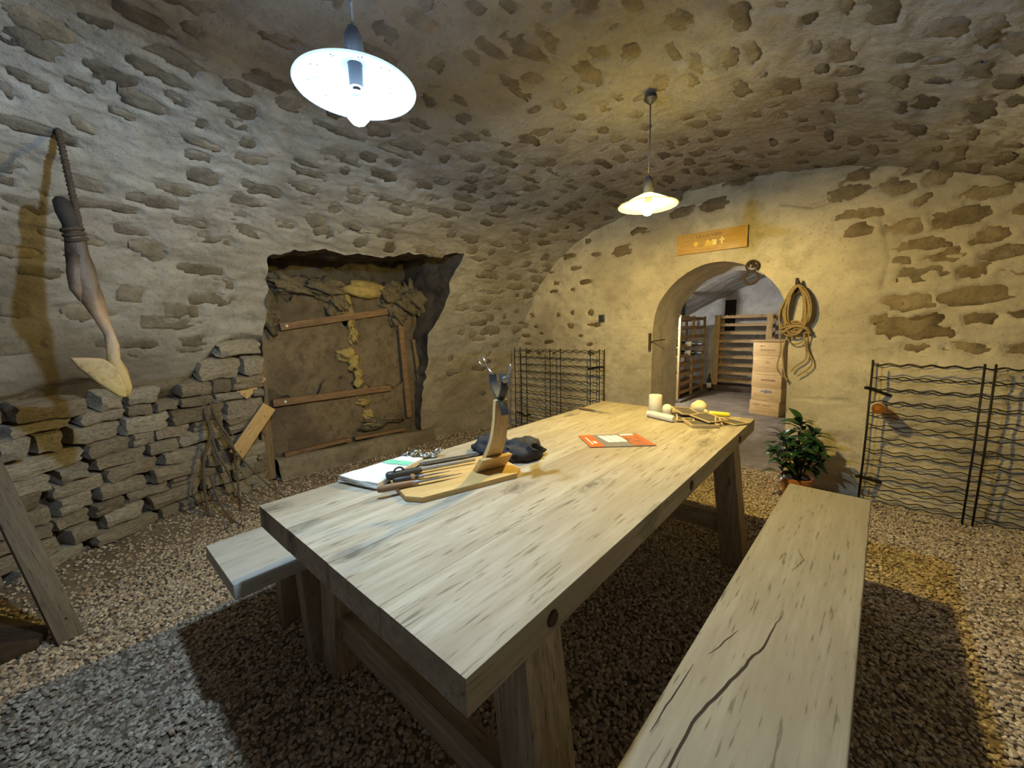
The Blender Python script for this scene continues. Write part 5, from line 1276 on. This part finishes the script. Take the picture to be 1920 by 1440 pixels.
# bare branches leaning on the wall
t = thing('branch_bundle', 'bare dry branches leaning against the rubble left of the niche', 'branches', (-3.50, 0.60, 0.03))
def brch(pts, r0, r1):
    g = tail(pts); n = len(pts); P_ = []
    for i in range(n - 1):
        p0, p1, p2, p3 = (np.array(pts[max(0, min(n - 1, i + d))], float) for d in (-1, 0, 1, 2))
        for f in np.linspace(0, 1, 6, endpoint=False):
            P_.append(tuple(0.5 * (2 * p1 + (p2 - p0) * f + (2 * p0 - 5 * p1 + 4 * p2 - p3) * f * f + (3 * p1 - p0 - 3 * p2 + p3) * f ** 3)))
    P_.append(tuple(pts[-1])); m = len(P_); g = G(); g.tube(P_, [r0 + (r1 - r0) * i / (m - 1) for i in range(m)], 6)
    obj('branch', mesh('branch', g, 'branch', True), t)
brch([(-0.05, 0.02, 0.92), (-0.03, 0.03, 0.75), (0.0, 0.04, 0.60), (0.01, -0.02, 0.42), (0.03, -0.04, 0.22), (0.06, -0.04, 0.0)], 0.014, 0.010)
brch([(0.0, 0.04, 0.62), (0.02, 0.06, 0.45), (0.04, 0.10, 0.32), (0.05, 0.12, 0.22)], 0.010, 0.006)
brch([(-0.05, 0.07, 0.82), (-0.02, 0.10, 0.66), (0.0, 0.16, 0.50), (0.04, 0.16, 0.25), (0.10, 0.14, 0.0)], 0.011, 0.007)
brch([(-0.02, 0.10, 0.62), (0.04, 0.18, 0.42), (0.12, 0.30, 0.20), (0.20, 0.42, 0.03)], 0.008, 0.004)
brch([(0.03, 0.0, 0.30), (0.10, 0.02, 0.12), (0.22, 0.06, 0.0), (0.38, 0.10, -0.02)], 0.008, 0.004)
brch([(0.22, 0.06, 0.0), (0.33, 0.0, -0.02), (0.46, -0.04, -0.02)], 0.005, 0.003)
brch([(0.02, 0.12, 0.24), (0.12, 0.16, 0.06), (0.25, 0.26, 0.0)], 0.006, 0.003); brch([(0.04, 0.02, 0.20), (0.05, 0.14, 0.10), (0.02, 0.22, 0.02)], 0.006, 0.003)

# hanging ham leg
HX = -2.6
t = thing('hanging_ham', 'dried ham leg with black hoof hanging upside down from a rope', 'ham', (HX, 0.09, 1.80))
g = G(); g.tube([(0, -0.025, 0.135), (0, -0.022, 0.12), (0, -0.014, 0.08), (0, -0.006, 0.035), (0, 0.0, 0.0)], [0.012, 0.026, 0.032, 0.028, 0.026], 14, True, 0.8); obj('hoof', mesh('hoof', g, 'hoof', True), t)
g = G(); g.tube([(0, -0.004, 0.02), (0, 0.002, -0.03), (0, 0.004, -0.09), (0, 0.002, -0.16), (0, 0.010, -0.22), (0, 0.022, -0.28), (0, 0.040, -0.36), (0, 0.060, -0.44), (0, 0.068, -0.50), (0, 0.066, -0.56), (0, 0.072, -0.62), (0, 0.084, -0.70), (0, 0.086, -0.745)],
              [0.026, 0.030, 0.033, 0.042, 0.046, 0.040, 0.026, 0.020, 0.021, 0.024, 0.030, 0.024, 0.008], 14, True, 0.8)
g.tube([(0.012, 0.0, -0.10), (0.015, -0.012, -0.18), (0.012, -0.018, -0.25), (0.01, -0.012, -0.30)], [0.022, 0.032, 0.030, 0.006], 12, True, 0.8)
g.v = [(v[0] + 0.007 * float(fbm(v[1] * 30, v[2] * 22, 91, 2)), v[1] + 0.008 * float(fbm(v[0] * 30 + v[2] * 25, v[1] * 20, 92, 2)), v[2]) for v in g.v]
me = mesh('shank', g, 'ham', True); obj('shank', me, t)
bm = bmesh.new(); V = []
for x in (-0.022, 0.022):
    for a, b in ((-0.075, -0.545), (-0.02, -0.548), (0.03, -0.556), (0.068, -0.60), (0.088, -0.70), (0.084, -0.745), (0.06, -0.74), (0.0, -0.67), (-0.05, -0.60)): V.append((x, a, b))
n = 9
g = G(); g.add(V, [tuple(range(n - 1, -1, -1)), tuple(range(n, 2 * n))] + [(i, (i + 1) % n, n + (i + 1) % n, n + i) for i in range(n)])
bm.free(); obj('hip_bone', mesh('hip_bone', g, 'ham', True, bevel=0.012, segs=3), t)
t = thing('hanging_rope', 'dark twisted rope tied round the ham and hooked to the vault', 'rope', (HX, 0.10, 1.80))
for ph in (0, PI):
    pts = [(0.006 * math.cos(ph + 5.5 * k / 3), 0.006 * math.sin(ph + 5.5 * k / 3) + 0.012 - 0.02 * k / 60, 0.02 + 0.44 * k / 60) for k in range(61)]
    g = G(); g.tube(pts, 0.0085, 6); obj('strand', mesh('strand', g, 'darkrope', True), t)
for k in range(3):
    g = G(); g.torus((0, -0.012 + 0.004 * k, 0.004 - 0.02 * k), 0.033, 0.008, (0.25, 0.1 * k, 0), 18, 6); obj('lashing', mesh('lashing', g, 'darkrope', True), t)
t = thing('glass_jar', 'clear glass jar standing on the gravel beneath the table by the bench', 'jar', (-1.40, 0.82, 0.004))
g = G(); g.lathe([(0, 0.0), (0.05, 0.0), (0.055, 0.01), (0.055, 0.12), (0.045, 0.14), (0.042, 0.142), (0.042, 0.136), (0.050, 0.118), (0.050, 0.012), (0, 0.006)], 24); obj('glass', mesh('glass', g, 'clear', 40), t)
g = G(); g.lathe([(0, 0.139), (0.044, 0.139), (0.046, 0.142), (0.046, 0.156), (0, 0.158)], 24); obj('lid', mesh('lid', g, 'dullsteel', 40), t)
